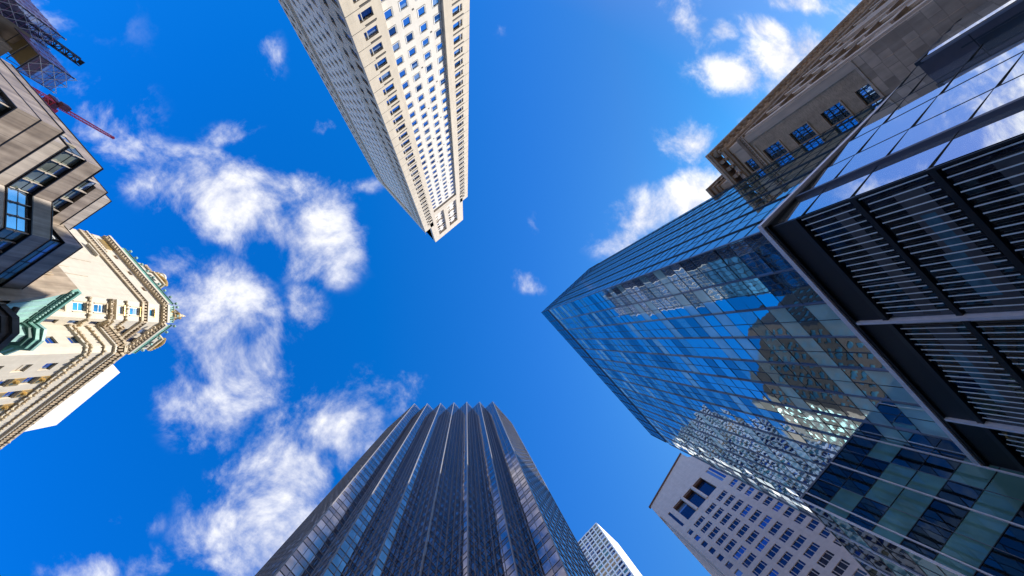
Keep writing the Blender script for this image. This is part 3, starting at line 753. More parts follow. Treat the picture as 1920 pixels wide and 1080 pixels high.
# avenue front: piers, bay windows and window slots
fr_rows = [(a, b_) for a, b_ in rows]
hs = [(3+k*5.2, 5.2+k*5.2, za, zb) for k in range(16) for (za, zb) in fr_rows]
wall(mb, FW, 0, 90, G, 64, hs, 'brown_stone', rev=.5)
for h in hs: win(W, FW, *h, -.42, 'sash_glass', None)
for k in range(17):
    mb.fbox(FW, .4+k*5.2, 1.5+k*5.2, G, 58.9, -.02, .28, 'smooth_brown')
    for (za, zb) in fr_rows: mb.fbox(FW, 2.7+k*5.2, 5.5+k*5.2, zb+.1, zb+.5, 0, .5, 'carved_brown')
for k in (3, 7, 11):
    for z in (14, 28, 42): mb.fbox(FW, k*5.2+1.5, k*5.2+6.2, z, z+9, 0, .75, 'brown_stone')
mb.fbox(FW, 1, 89, G, 64, -26, -.7, 'brown_stone')
mb.build('wall', root)
cn = MB()
for (f, L0, L1, dmax) in ((FW, -1.35, 90, 1.5), (SW, -1.5, 26, 1.35)):
    s_ = .003 if f is SW else 0
    cn.fbox(f, L0*.3, L1, 62.9+s_, 63.6+s_, -.1, .35, 'carved_brown')
    cn.fbox(f, L0*.5, L1, 63.6+s_, 64.3+s_, -.1, .6, 'smooth_brown')
    cn.fbox(f, L0, L1, 65.4+s_, 66.0+s_, -.2, dmax, 'carved_brown')
    cn.fbox(f, L0-.12, L1, 66.0+s_, HC+s_, -.2, dmax+.13, 'smooth_brown')
    u = -.9
    while u < L1:
        cn.fbox(f, u, u+.65, 64.3, 65.4, .0, dmax-.2, 'carved_brown'); cn.fbox(f, u+.1, u+.55, 63.7, 64.35, .3, .95, 'brown_stone')
        u += 1.75
cn.build('cornice', root)
# carved dormers and mansard above the cornice
dm = MB()
for k in range(7):
    u = 33+k*8.5; dm.fbox(FW, u, u+6.3, HC, 70.5+random.random(), -3, .3, 'carved_brown')
    dm.fbox(FW, u-.4, u+6.7, 70.6, 71.3, -3, .9, 'brown_stone'); dm.hexa([FW.p(u, 71.3, -3), FW.p(u+6.3, 71.3, -3), FW.p(u+6.3, 71.3, .6), FW.p(u, 71.3, .6), FW.p(u+2.9, 74.5, -3), FW.p(u+3.4, 74.5, -3), FW.p(u+3.4, 74.5, .3), FW.p(u+2.9, 74.5, .3)], 'carved_brown')
    for q in range(6): dm.blob(FW.p(u+.5+q*1.1, 70.2, .5), .45, 'carved_brown')
    for q in (0, 6.3): dm.blob(FW.p(u+q, 72, .6), .6, 'brown_stone', 1.5)
for k in range(80): dm.fbox(FW, 28+k*.8, 28.3+k*.8, HC, 68.2, -.1, .2, 'brown_stone')
dm.fbox(FW, 27, 92, 68.2, 68.7, -.2, .4, 'smooth_brown')
dm.build('dormer', root)
pn = MB(); pn.box(11.0, 36, -90, -58.2, 66, 73.5, 'brown_stone')
for (e, z) in ((.3, 72.2), (.7, 73.0), (1.1, 74.0)): pn.box(11.0-e, 36, -90, -58.2+e, z, z+.8, 'carved_brown')
for k in range(20): pn.box(10.2, 10.7, -90+k*1.6, -89.3+k*1.6, 73, 73.9, 'brown_stone')
pn.build('penthouse', root)
W.emit(root)

# ================================================================ ornate cream and gold building
root = thing('gilded_building', 'ornate cream stone building with gilded carving and green copper roof balustrade', 'ornate building', (-72, 75, G))
mb = MB(); W = Wins()
class Piece:
    '''every call makes one part of its own'''
    def __init__(s, name): s.name = name
    def __getattr__(s, k):
        def go(*a):
            q = MB(); getattr(q, k)(*a); q.build(s.name, root)
        return go
orn = MB(); gold = MB()
H1, H2 = 125.0, 109.5
NY = F(-65.1, 57.0, -1, 0, 0, -1); CH = F(-65.1, 57.0, 3.9, 3.1, 3.1, -3.9); PX = F(-61.2, 60.1, 0, 1, 1, 0)
chl = math.hypot(3.9, 3.1)
hsn = [(5.0, 6.6, 121.2, 122.5), (11.0, 12.6, 121.2, 122.5), (17, 18.6, 121.2, 122.5)] + [(15.6+q, 17.2+q, z, z+2.6) for q in (0, 5) for z in (87, 92, 97)]
wall(mb, NY, 0, 26, G, H1, hsn, 'crown_stone', rev=.4)
for h in hsn[:3]: win(W, NY, *h, -.35, 'orange_blind', 'brown_carving')
for h in hsn[3:]: win(W, NY, *h, -.35, 'navy_window', 'white_frame')
fl = [97.75-5.03*k for k in range(-5, 19)]
hsc = [(1.55, 3.45, z, z+3.0) for z in fl if G+1 < z < 119]
wall(mb, CH, 0, chl, G, H1, hsc, 'crown_stone', rev=.4)
for h in hsc:
    win(W, CH, *h, -.35, 'teal_window', 'white_frame', fw=.12, nv=0, nh=1)
    Piece('window_head').fbox(CH, 1.2, 3.8, h[3]+.1, h[3]+.4, 0, .25, 'gilding' if h[2] > 105 else 'crown_carved')
    Piece('window_jamb').fbox(CH, 1.25, 1.5, h[2], h[3], 0, .18, 'crown_carved'); Piece('window_jamb').fbox(CH, 3.5, 3.75, h[2], h[3], 0, .18, 'crown_carved')
hsp = [(.9, 2.1, z+.4, z+3.2) for z in fl if G+1 < z < 107] + [(3.0+q*3.4, 5.0+q*3.4, z, z+3.2) for q in range(3) for z in (108.6, 114.2, 119.6)]
wall(mb, PX, 0, 12, G, H1, hsp, 'crown_stone', rev=.4)
for h in hsp: win(W, PX, *h, -.35, 'navy_window', 'brown_carving')
for h in hsp:
    if h[2] < 106: Piece('gilded_panel').fbox(PX, .95, 2.05, h[3]+.2, h[3]+1.3, -.3, -.1, 'gilding')
mb.prism([(-91, 57.4), (-65.3, 57.4), (-61.7, 60.4), (-61.7, 72), (-91, 72)], G, H1-.2, 'crown_stone')
# lower, deeper wing along the avenue
N2 = F(-61.2, 62.7, 1, 0, 0, -1); C2 = F(-55.0, 62.7, 1, 1, 1, -1); P2 = F(-54.0, 63.7, 0, 1, 1, 0)
hs2 = [(3.2, 5.2, z-6.1, z-3.8) for z in fl if G+6 < z < 107]
wall(mb, N2, 0, 6.2, G, H2, hs2, 'crown_stone', rev=.4)
for h in hs2: win(W, N2, *h, -.35, 'blue_window', 'brown_carving', fw=.1, nh=1)
wall(mb, C2, 0, math.sqrt(2), G, H2, [], 'cream_stone')
ncol = 8
hs3 = [(2.9+q*4.2, 5.1+q*4.2, z-3.9, z-1.4) for q in range(ncol) for z in fl if G+6 < z < 113 and z-1.4 < 105.5]
wall(mb, P2, 0, 36, G, H2, hs3, 'crown_stone', rev=.45)
for h in hs3:
    win(W, P2, *h, -.4, 'blue_window', 'brown_carving', fw=.1, nh=1)
    q = round((h[0]-2.9)/4.2)
    if q >= 1 and h[2] < 96:
        gp = MB(); gp.fbox(P2, h[0], h[1], h[3]+.15, h[3]+2.4, -.05, .1, 'gilding'); gp.blob(P2.p((h[0]+h[1])/2, h[3]+1.3, .15), .5, 'gilding'); gp.build('gilded_panel', root)
mb.prism([(-91, 72.5), (-61, 72.5), (-61, 63.1), (-55.2, 63.1), (-54.4, 63.9), (-54.4, 99.7), (-91, 99.7)], G, H2-.2, 'crown_stone')
mb.build('wall', root)
for (u, za, zb) in ((7, 98, 106), (9.4, 88, 103), (13, 100, 111), (19, 93, 97)):
    pp = MB(); pp.fbox(NY, u, u+.07, za, zb, 0, .09, 'brown_carving'); pp.build('downpipe', root)
# belts, cornices
def belt_(f, u0, u1, z, dz, dd_, m, carve=None, step=.9, r=.32):
    orn = MB(); orn.fbox(f, u0, u1, z, z+dz, -.1, dd_, m)
    if carve:
        u = u0+.3
        while u < u1: orn.blob(f.p(u, z+dz*.4+random.uniform(-.2, .2), dd_+random.uniform(-.05, .12)), r*random.uniform(.6, 1.2), carve, random.uniform(.8, 1.6)); u += step*random.uniform(.7, 1.3)
    orn.build('belt_course', root)
def brackets(f, u0, u1, z0, z1, d, st, m='brown_carving'):
    orn = MB(); u = u0+.2; orn.fbox(f, u0, u1, z1-.12, z1, 0, d*.9, m)
    while u < u1: orn.fbox(f, u, u+st*.45, z0, z1, 0, d, m); u += st
    orn.build('bracket_course', root)
for (f, a, b_) in ((NY, -.2, 26), (CH, -.05, chl+.05), (PX, -.1, 12)):
    s_ = 0.004 if f is CH else 0
    belt_(f, a, b_, 116.2+s_, .7, .45, 'crown_carved', None); belt_(f, a, b_, 118.0+s_, .5, .6, 'crown_stone', None); brackets(f, a, b_, 117.0, 118.0, .4, .8)
    belt_(f, a, b_, 123.4+s_, .5, .7, 'crown_carved', None); belt_(f, a, b_, 124.4+s_, .8, 1.15, 'crown_stone', None); brackets(f, a, b_, 123.6, 124.4, .95, .9)
for (f, a, b_) in ((CH, 0, chl), (PX, 0, 2.6)):
    belt_(f, a, b_, 106.6, .6, .55, 'crown_carved', 'brown_carving', .6); belt_(f, a, b_, 108.0, .5, .7, 'crown_stone'); belt_(f, a, b_, 101.3, .5, .3, 'crown_carved', 'crown_carved', .8, .3)
    belt_(f, a, b_, 111.4, .4, .3, 'crown_carved', 'crown_carved', .7, .3)
for (f, a, b_) in ((N2, 0, 6.3), (C2, -.1, 1.5), (P2, 0, 36)):
    s_ = 0.004 if f is C2 else 0
    belt_(f, a, b_, 98.9+s_, .5, .4, 'crown_stone', 'crown_carved', 1.3, .3); belt_(f, a, b_, 100.2+s_, .4, .35, 'crown_carved', 'crown_carved', .8, .25)
    belt_(f, a, b_, 106.3+s_, .5, .5, 'crown_stone', None); brackets(f, a, b_, 106.9, 108.3, .8, .7)
    belt_(f, a, b_, 108.3+s_, .9, 1.0, 'crown_carved', 'brown_carving', 1.2, .25)
    belt_(f, a, b_, 103.6+s_, .3, .3, 'crown_carved', 'crown_carved', .9, .25)
# arcade of small arches under the main cornice on the avenue side
for z in (112.5, 117.8): brackets(PX, 2, 12, z, z+.8, .8, .55)
for k in range(10): Piece('medallion').lathe(PX.p(1.2+k*1.1, 121.7, .9), [(.01, -.5), (.42, -.2), (.42, .2), (.01, .5)], 'crown_carved', 8)
# balustrade, dormers, finials
cop = MB()
for (f, a, b_) in ((NY, 0, 22), (CH, 0, chl), (PX, 0, 12)):
    cop.fbox(f, a, b_, 125.2, 125.6, .5, .95, 'copper_dark'); cop.fbox(f, a, b_, 127.0, 127.3, .5, .95, 'copper_dark')
    u = a+.2
    while u < b_: cop.fbox(f, u, u+.22, 125.6, 127.0, .6, .85, 'copper_green'); u += .5
    u = a+.3
    while u < b_:
        cop.tube(f.p(u, 127.3, .75), f.p(u, 128.2, .9), .09, 'copper_dark'); cop.blob(f.p(u, 128.5, .9), .42, 'copper_pale'); u += 2.6
mb2 = MB()
mb2.prism([(-88, 59), (-66, 59), (-63, 61.5), (-63, 71), (-88, 71)], H1, H1+3, 'copper_green')
for (f, u, w_, ht) in ((NY, 8.5, 4.6, 5.5), (PX, 6.2, 4.4, 5.2)):
    mb2.fbox(f, u, u+w_, 125.2, 125.2+ht, -3, .6, 'crown_stone')
    for q in (.25, .65): mb2.fbox(f, u+w_*q, u+w_*q+.8, 127, 129.2, .55, .62, 'dark_joint_shadow')
    mb2.fbox(f, u-.3, u+w_+.3, 125.2+ht, 125.9+ht, -3, 1.0, 'crown_carved')
    gold = MB()
    for q in range(9): gold.blob(f.p(u+w_*q/8, 126.3+ht+1.4*math.sin(math.pi*q/8), .7), .55, 'gilding', 1.2)
    gold.tube(f.p(u+w_/2, 126+ht, .3), f.p(u+w_/2, 129.5+ht, .3), .5, 'gilding', 7, .1); gold.build('dormer_crest', root, 'gilded dormer crest')
# corner pinnacle
pc = CH.p(chl/2, 0, -.6)
gold = MB()
gold.lathe((pc[0], pc[1], 125.2), [(1.5, 0), (1.5, 1.6), (1.9, 1.9), (1.1, 2.6), (1.3, 4.0), (1.6, 4.4), (.8, 5.2), (.9, 6.0), (.35, 7.0), (.5, 7.5), (.02, 9.5)], 'crown_carved', 9)
for q in range(14):
    t_ = q*2.4; gold.blob((pc[0]+1.5*math.cos(t_), pc[1]+1.5*math.sin(t_), 126+q*.32), .42, 'gilding', 1.3)
gold.build('pinnacle', root)
# round lantern drum on the flank roof
cx, cy = -79.5, 58.6
mb2.box(cx-3, cx+2.6, cy-1.8, cy+4, 125.2, 130.5, 'crown_stone'); mb2.box(cx-2.2, cx+1.9, cy-2.1, cy+3, 130.5, 131.4, 'crown_carved')
for k in range(7): mb2.box(cx-2.1+k*.6, cx-1.85+k*.6, cy-2.35, cy-2.1, 130.3, 131.3, 'brown_carving')
mb2.lathe((cx, cy, 131.4), [(1.45, 0), (1.6, .3), (1.5, .6), (1.5, 5.2), (1.75, 5.6), (1.7, 6.2), (1.45, 6.2), (1.4, 5.5)], 'crown_stone', 18)
for q in range(12):
    t_ = q*2*math.pi/12
    for z in (132.4, 134.0, 135.6): mb2.blob((cx+1.5*math.cos(t_+z), cy+1.5*math.sin(t_+z), z), .24, 'crown_carved', 1.6)
Piece('urn').blob((cx+3.6, cy-1.6, 127), .6, 'gilding', 1.4)
Piece('gilded_panel').fbox(NY, 20.5, 24.5, 121.0, 123.2, .02, .12, 'gilding')
for q in range(10): Piece('boss').blob(NY.p(19+q*.7, 119.7, .15), .3, 'crown_carved')
for (u, z) in ((15.8, 114.3),): mb2.fbox(NY, u, u+4.2, z, z+.35, 0, .8, 'crown_stone')
cop.build('balustrade', root); mb2.build('dormer', root)
W.emit(root)

# ================================================================ plain white block behind it
root = thing('plain_block', 'blank white tower wall rising behind the ornate gilded building', 'building', (-80, 100, G))
mb = MB(); mb.prism([(-64.5, 86), (-63.6, 108), (-71.5, 121), (-110, 128), (-110, 86)], G, 140, 'plain_white'); mb.build('wall', root)
mb = MB(); mb.prism([(-66, 88), (-65, 107), (-72, 119), (-108, 126), (-108, 88)], 140, 141, 'plain_white'); mb.build('parapet', root)

# ================================================================ steel clad building with zigzag bays
root = thing('steel_clad_building', 'angular brownish steel clad building with projecting banded bays', 'office building', (-62, 30, G))
mb = MB(); W = Wins(); tr_ = MB()
def outline(y0, x1=-52.0, dx=0.0, xw=-72):
    return [(xw, y0-dx), (x1+dx, y0-dx), (x1+dx, 29.4-dx*.4), (-47.8+dx, 32.5-dx*.4), (-47.8+dx, 41.9+dx*.6), (xw, 41.9+dx*.6)]
def band(y0, z0, z1, m, dx=0.0, xw=-72, top=True, x1=-52.0):
    mb.prism(outline(y0, x1, dx, xw), z0, z1, m, m)
def line_(y0, z, dx, xw=-72, x1=-52.0): tr_.prism(outline(y0, x1, dx, xw), z, z+.14, 'black_frame')
def glaze(y0, z0, z1, xw=-72, gm='office_glass', rec=-.42):
    pl_ = outline(y0, -52.0, rec, xw)
    for k in range(len(pl_)-1):
        a, b_ = pl_[k], pl_[k+1]; dx_, dy_ = b_[0]-a[0], b_[1]-a[1]; l_ = math.hypot(dx_, dy_)
        if l_ < .3: continue
        n_ = (dy_, -dx_)
        f = F(a[0], a[1], dx_, dy_, *n_)
        nn = max(1, round(l_/1.9))
        for q in range(nn):
            mat_ = 'bright_glass' if (k == 2 and z0 > 52) else gm
            win(W, f, l_*q/nn, l_*(q+1)/nn, z0, z1, .02, mat_, 'black_frame', fw=.05, nh=1, tilt=.02)
            if q % 1 == 0: tr_.fbox(f, l_*q/nn-.05, l_*q/nn+.05, z0+.9, z0+1.0+(z1-z0)*.0+.12, .06, .5, 'steel_panel_light'); tr_.fbox(f, l_*q/nn-.04, l_*q/nn+.04, z0, z1, .06, .3, 'steel_panel_light')
# lower storeys repeat down to the street
for k in range(9):
    z = 49.5-5.2*(k+1)
    band(19.6, z+2.6, z+5.2-.02, 'steel_panel', .0); glaze(19.6, z, z+2.6); line_(19.6, z+2.5, .06)
band(19.6, 49.5, 52.1, 'steel_panel', 0.0, -72); line_(19.6, 52.1, .08); line_(19.6, 49.4, .04)
band(21.0, 52.24, 54.3, 'steel_panel_light', -.25); line_(21, 54.3, -.1)
glaze(21.4, 54.45, 57.2)
band(21.8, 57.25, 59.65, 'steel_panel', 0.0); line_(21.8, 59.65, .08); line_(21.8, 57.15, .04)
# upper storeys stop at the bay
def up(y0, z0, z1, m, dx=0.0): mb.prism([(-66, y0-dx), (-52+dx, y0-dx), (-52+dx, 32.9), (-66, 32.9)], z0, z1, m)
f = F(-52.5, 24.2, 0, 1, 1, 0)
for q in range(4): win(W, f, q*2.1, q*2.1+2.1, 59.8, 61.7, 0, 'office_glass', 'black_frame', fw=.05, nh=1); tr_.fbox(f, q*2.1-.05, q*2.1+.05, 59.8, 61.7, .06, .5, 'steel_panel_light')
mb.box(-66, -52.9, 24.5, 33, 59.7, 61.9, 'black_frame')
up(24.9, 61.8, 63.6, 'steel_panel'); up(24.9, 63.6, 63.7, 'black_frame', .06); up(26.0, 63.7, 65.4, 'steel_panel_light', 0); up(26.0, 65.4, 65.5, 'black_frame', .05)
# projecting bay
def bay(z0, z1, m, dx=0.0): mb.prism([(-54, 32.5-dx), (-47.8+dx, 32.5-dx), (-47.8+dx, 41.9+dx), (-54, 41.9+dx)], z0, z1, m)
bay(61.7, 64.2, 'steel_panel'); bay(64.2, 64.3, 'black_frame', .06); bay(61.6, 61.7, 'black_frame', .03)
f = F(-48.0, 32.8, 0, 1, 1, 0)
for q in range(4): win(W, f, q*2.2, q*2.2+2.2, 59.8, 61.6, 0, 'office_glass', 'black_frame', fw=.05, nh=1, tilt=.02)
f = F(-54, 32.75, 1, 0, 0, -1)
for q in range(3): win(W, f, q*1.9, q*1.9+1.9, 59.8, 61.6, 0, 'bright_glass', 'black_frame', fw=.05, nh=1)
mb.box(-54, -48.1, 32.9, 41.6, 59.7, 61.6, 'black_frame')
mb.prism([(-71, 22.5), (-53.3, 22.5), (-53.3, 29.9), (-49, 33.1), (-49, 41.5), (-71, 41.5)], G, 59.7, 'black_frame')
mb.build('cladding', root); tr_.build('trim', root); W.emit(root)
an = MB()
an.tube((-54, 31, 65.5), (-54, 31, 68.0), .05, 'black_frame'); an.tube((-54.6, 31, 67.4), (-53.4, 31, 67.4), .04, 'black_frame'); an.tube((-54, 30.4, 67.0), (-54, 31.6, 67.0), .04, 'black_frame')
an.build('antenna', root)

# ================================================================ copper roofed building
root = thing('copper_roofed_building', 'dark limestone building with pale green copper mansard below the steel clad building', 'old building', (-52, 52, G))
mb = MB(); W = Wins()
Hc = 73.0
# tan party wall with a mansard profile
mb.poly([(-49.0, 41.45, Hc), (-47.0, 42.0, 67), (-45.6, 42.3, 62), (-45.4, 42.3, 60), (-58, 42.0, 60), (-58, 41.45, Hc)], 'tan_stone')
mb.poly([(-49.0, 42.3, Hc), (-47.0, 42.8, 67), (-45.6, 43.0, 62), (-45.4, 43.0, 60), (-58, 43.0, 60), (-58, 42.3, Hc)], 'tan_stone')
mb.poly([(-49.0, 41.45, Hc), (-47.0, 42.0, 67), (-47.0, 42.8, 67), (-49.0, 42.3, Hc)], 'tan_stone'); mb.poly([(-47.0, 42.0, 67), (-45.6, 42.3, 62), (-45.6, 43.0, 62), (-47.0, 42.8, 67)], 'tan_stone')
mb.box(-58, -45.4, 42.1, 62, G, 60, 'dark_limestone')
for k in range(4): mb.box(-51.6-k*.5, -51.4-k*.5, 41.3-.0, 41.5, 66.2+k*.3, 70.5, 'brown_carving')
mb.build('wall', root)
cp_ = MB()
cp_.hexa([(-46.0, 42.9, 60), (-46.0, 62, 60), (-58, 62, 60), (-58, 42.9, 60), (-49.1, 42.5, Hc), (-49.1, 62, Hc), (-58, 62, Hc), (-58, 42.5, Hc)], 'copper_pale')
for k in range(12): cp_.tube((-46.0+.02, 44+k*1.5, 60.2), (-49.05, 44+k*1.5, Hc), .06, 'copper_green', 5)
cp_.build('mansard_roof', root)
cc = MB(); CF = F(-49.1, 42.0, 0, 1, 1, 0)
cc.fbox(CF, -.4, 7.5, Hc-1.5, Hc-1.1, .0, .5, 'copper_dark'); cc.fbox(CF, -.4, 7.6, Hc-1.1, Hc-.2, .0, .6, 'copper_green'); cc.fbox(CF, -.4, 7.7, Hc-.2, Hc+.25, -.3, .95, 'copper_green')
for k in range(16): cc.blob(CF.p(.1+k*.48, Hc-.75, .62), .24, 'copper_pale')
for k in range(10): cc.fbox(CF, k*.8, k*.8+.3, Hc-1.9, Hc-1.5, .0, .35, 'copper_dark')
bp = [(-49.1, 49.3), (-46.8, 48.9), (-45.5, 50.1), (-45.3, 52.1), (-46.6, 53.3), (-47.2, 55.2), (-49.1, 55.6), (-58, 62), (-58, 49.3)]
def grow(p, e): return [(x+e*(1 if x > -50 else 0), y+e*(-1 if y < 50 else (1 if y > 52 else 0))*.7) for x, y in p]
cc.prism(grow(bp, -.5), Hc-1.8, Hc-1.1, 'copper_dark'); cc.prism(grow(bp, -.1), Hc-1.1, Hc-.3, 'copper_green'); cc.prism(grow(bp, .2), Hc-.3, Hc+.2, 'copper_pale')
cc.prism(grow(bp, -1.0), Hc-4.2, Hc-1.8, 'copper_pale')
cc.build('cornice', root)
# dark stone bay
by = MB(); q0 = [(-46, 43.6), (-43.6, 43.4), (-41.8, 44.6), (-41.3, 47.4), (-42.4, 49.0), (-46, 49.6)]
def g2(e): return [(x+(e if x > -45 else 0), y+(-e if y < 46 else e)*.8) for x, y in q0]
by.prism(g2(-.5), 20, 60.5, 'dark_limestone'); by.prism(g2(0), 60.5, 61.4, 'dark_limestone'); by.prism(g2(.35), 61.4, 62.3, 'dark_limestone'); by.prism(g2(-.2), 62.3, 63, 'copper_dark')
for z in (55, 49, 43): by.prism(g2(-.1), z-1.4, z-.6, 'dark_limestone')
for k in range(3):
    n = 10; zc = 63.2+k*.0
by.lathe((-43.6, 52.6, 60), [(.1, -5.5), (1.2, -4.6), (1.9, -3), (2.3, -1), (2.4, 1.0), (2.0, 1.6), (.1, 2.4)], 'dark_limestone', 14)
by.tube((-45.5, 43.4, 63.5), (-42.5, 46.5, 61.8), .35, 'dark_limestone', 8)
by.build('bay_window', root)
BF = F(-42.3, 44.55, .5, 2.9, 2.9, -.5)
for z in (51.0, 57.0, 45.0): win(W, BF, .35, 2.4, z, z+2.6, .12, 'sash_glass', 'white_frame', fw=.12, nv=1, fd=.12)
BF2 = F(-44.0, 43.9, 1.7, 1.2, 1.2, -1.7)
for z in (51.0, 57.0): win(W, BF2, .3, 1.6, z, z+2.4, .3, 'navy_window', 'dark_limestone', fw=.12)
W.emit(root)

# ================================================================ building wrapped in scaffold at the corner of the sky
root = thing('concrete_building', 'weathered concrete building mostly hidden behind scaffold netting', 'building', (-96, 22, G))
mb = MB(); W = Wins()
mb.box(-108, -91.2, 19.2, 24, G, 71.5, 'concrete'); mb.box(-108, -87.2, 24, 33, G, 70.5, 'concrete')
mb.box(-91.6, -89.9, 21.0, 24, 60, 72.6, 'tan_stone')
mb.build('wall', root)
f = F(-91.2, 19.4, 0, 1, 1, 0)
for z in (48, 53, 58, 63, 67.5): win(W, f, .4, 1.9, z, z+2.4, .02, 'office_glass', 'black_frame'); 
f = F(-87.2, 25, 0, 1, 1, 0)
for z in (48, 53, 58, 63): 
    for q in (0, 2.6, 5.2): win(W, f, q, q+1.8, z, z+2.6, .02, 'office_glass', 'black_frame')
W.emit(root)
def scaffold(name, label, x0, x1, y0, y1, z0, z1, lean, group):
    rt_ = thing(name, label, 'scaffold', ((x0+x1)/2, (y0+y1)/2, z0), group)
    net = MB(); p = [(x0, y0), (x1, y0), (x1, y1), (x0, y1)]
    P_ = lambda x, y, z: (x+lean*(z-z0)*.0, y, z)
    net.poly([(x1, y0, z0), (x1, y1, z0), (x1, y1, z1), (x1, y0, z1)], 'netting'); net.poly([(x0, y0, z0), (x1, y0, z0), (x1, y0, z1), (x0, y0, z1)], 'netting')
    net.build('netting', rt_)
    st = MB(); cd_ = MB(); bz = MB(); dk = MB()
    n = max(2, int((y1-y0)/1.9)); m_ = max(2, int((x1-x0)/2.4))
    for i in range(n+1):
        y = y0+(y1-y0)*i/n; st.tube((x1-.1, y, z0), (x1-.1, y, z1+.5), .07, 'scaffold_dark'); st.blob((x1, y, z1+.6), .16, 'white_tube')
    for i in range(m_+1):
        x = x0+(x1-x0)*i/m_; st.tube((x, y0+.1, z0), (x, y0+.1, z1+.5), .07, 'scaffold_dark'); st.tube((x, y1, z0), (x, y1, z1), .06, 'scaffold_dark')
        st.tube((x, y0+.1, z0), (x, y1, z0), .06, 'scaffold_dark')
    z = z0
    while z <= z1+.01:
        st.tube((x1-.1, y0, z), (x1-.1, y1, z), .06, 'scaffold_dark'); st.tube((x0, y0+.1, z), (x1, y0+.1, z), .06, 'scaffold_dark'); z += 2.0
    z = z0+.5
    while z < z1: cd_.tube((x1+.03, y0, z), (x1+.03, y1, z), .035, 'pink_cord', 4); cd_.tube((x0, y0-.03, z), (x1, y0-.03, z), .035, 'pink_cord', 4); z += 1.0
    for k in range(m_):
        xa, xb = x0+(x1-x0)*k/m_, x0+(x1-x0)*(k+1)/m_
        dk.box(xa+.05, xb-.05, y0+.3, y1-.2, z0+1.9, z0+1.98, 'scaffold_deck')
    zz_ = z0
    while zz_ < z1-1:
        for k in range(n):
            ya, yb = y0+(y1-y0)*k/n, y0+(y1-y0)*(k+1)/n
            bz.tube((x1+.05, ya, zz_), (x1+.05, yb, zz_+2.2), .05, 'white_tube', 5); bz.tube((x1+.05, yb, zz_), (x1+.05, ya, zz_+2.2), .05, 'white_tube', 5)
        zz_ += 2.2
    st.build('tube_frame', rt_); cd_.build('cord', rt_); bz.build('brace', rt_); dk.build('deck', rt_)
SG = 'netted scaffolds on the concrete building'
scaffold('netted_scaffold', 'dark netted scaffold with timber deck, right below the black mast', -112, -90, 17.9, 21.1, 66, 75, 0, SG)
scaffold('netted_scaffold', 'netted scaffold with white cross braces, just above the red crane', -104, -83.5, 21.4, 25.6, 70.2, 75.8, 0, SG)
# lattice mast of the hoist
def lattice(mb_, c, s, z0, z1, st, m, r=.06):
    cs = [(c[0]-s, c[1]-s), (c[0]+s, c[1]-s), (c[0]+s, c[1]+s), (c[0]-s, c[1]+s)]
    for x, y in cs: mb_.tube((x, y, z0), (x, y, z1), r*1.5, m, 5)
    z = z0; k = 0
    while z < z1-.01:
        zz_ = min(z+st, z1)
        for i in range(4):
            a, b_ = cs[i], cs[(i+1) % 4]
            mb_.tube((*a, z), (*b_, z), r, m, 4)
            mb_.tube((*(a if k % 2 else b_), z), (*(b_ if k % 2 else a), zz_), r, m, 4)
        z += st; k += 1
rt_ = thing('hoist_mast', 'black lattice hoist mast sticking out above the topmost netted scaffold', 'mast', (-90.6, 19.9, 60))
mb = MB(); lattice(mb, (-90.6, 19.9), .55, 60, 80.7, 1.1, 'black_frame', .08); mb.build('lattice_mast', rt_)
mb = MB(); mb.box(-91.0, -90.2, 19.5, 20.3, 80.7, 80.9, 'black_frame'); mb.build('mast_head', rt_)
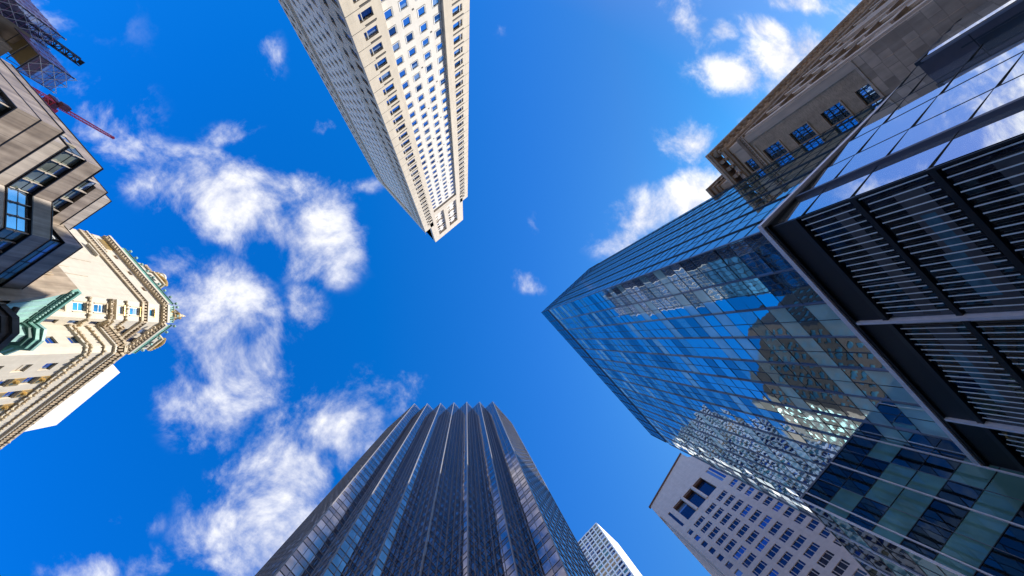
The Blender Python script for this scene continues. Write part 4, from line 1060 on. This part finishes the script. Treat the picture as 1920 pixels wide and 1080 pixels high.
# red tower crane
rt_ = thing('tower_crane', 'thin red tower crane with its jib raised, over the edge of the steel clad building', 'crane', (-120, 39.5, G))
mb = MB(); lattice(mb, (-120, 39.5), .75, 60, 111.5, 1.6, 'crane_red', .09); mb.build('lattice_mast', rt_)
mb = MB(); mb.box(-122.2, -119.2, 38.4, 40.6, 111.5, 113.0, 'crane_dark'); mb.box(-119.2, -117.9, 37.6, 39.0, 111.9, 114.1, 'crane_dark'); mb.box(-121.6, -120, 40.6, 41.6, 112, 114.6, 'crane_red')
for k in range(3): mb.tube((-121.8+k, 38.2, 113), (-120, 39.5, 117), .07, 'white_tube', 4)
mb.build('cab', rt_)
mb = MB(); a = Vector((-119.4, 39.3, 113)); b_ = Vector((-120.0, 39.5, 130))
for k in range(4):
    o_ = Vector(((.42 if k in (0, 1) else -.42), (.42 if k in (1, 2) else -.42), 0)); mb.tube(a+o_, b_+o_*.6, .10, 'crane_red', 5)
for k in range(14):
    t0_, t1_ = k/14, (k+1)/14
    for q in range(4):
        o1 = Vector(((.42 if q in (0, 1) else -.42), (.42 if q in (1, 2) else -.42), 0)); q2 = (q+1) % 4
        o2 = Vector(((.42 if q2 in (0, 1) else -.42), (.42 if q2 in (1, 2) else -.42), 0))
        mb.tube(a.lerp(b_, t0_)+o1*(1-.4*t0_), a.lerp(b_, t1_)+o2*(1-.4*t1_), .06, 'crane_red', 4)
mb.blob((-120, 39.5, 130.3), .5, 'crane_red'); mb.build('jib', rt_)

# ================================================================ tower seen only mirrored in the glass
root = thing('stone_tower', 'brown stone tower seen only reflected in the mirror glass tower', 'skyscraper', (120, 60, G))
mb = MB(); W = Wins(); pt = [(96, 95), (99, 61), (125, 36), (150, 36), (150, 95)]
for k in range(3):
    a, b_ = pt[k], pt[k+1]; l_ = math.hypot(b_[0]-a[0], b_[1]-a[1]); n_ = (-(a[1]-b_[1]), -(b_[0]-a[0]))
    f = F(a[0], a[1], b_[0]-a[0], b_[1]-a[1], *n_)
    hs = [(u, u+2.6, z, z+2.4) for u in frange(2, l_-3, 4.6) for z in frange(20, 190, 4.4)]
    wall(mb, f, 0, l_, G, 200, hs, 'shade_brown_brick', rev=.3)
    for h in hs: win(W, f, *h, -.25, 'teal_pane', None)
mb.prism([(97, 94), (100, 61.5), (125.4, 37), (149, 37), (149, 94)], G, 199.5, 'brown_stone'); mb.build('wall', root); W.emit(root, most=0)
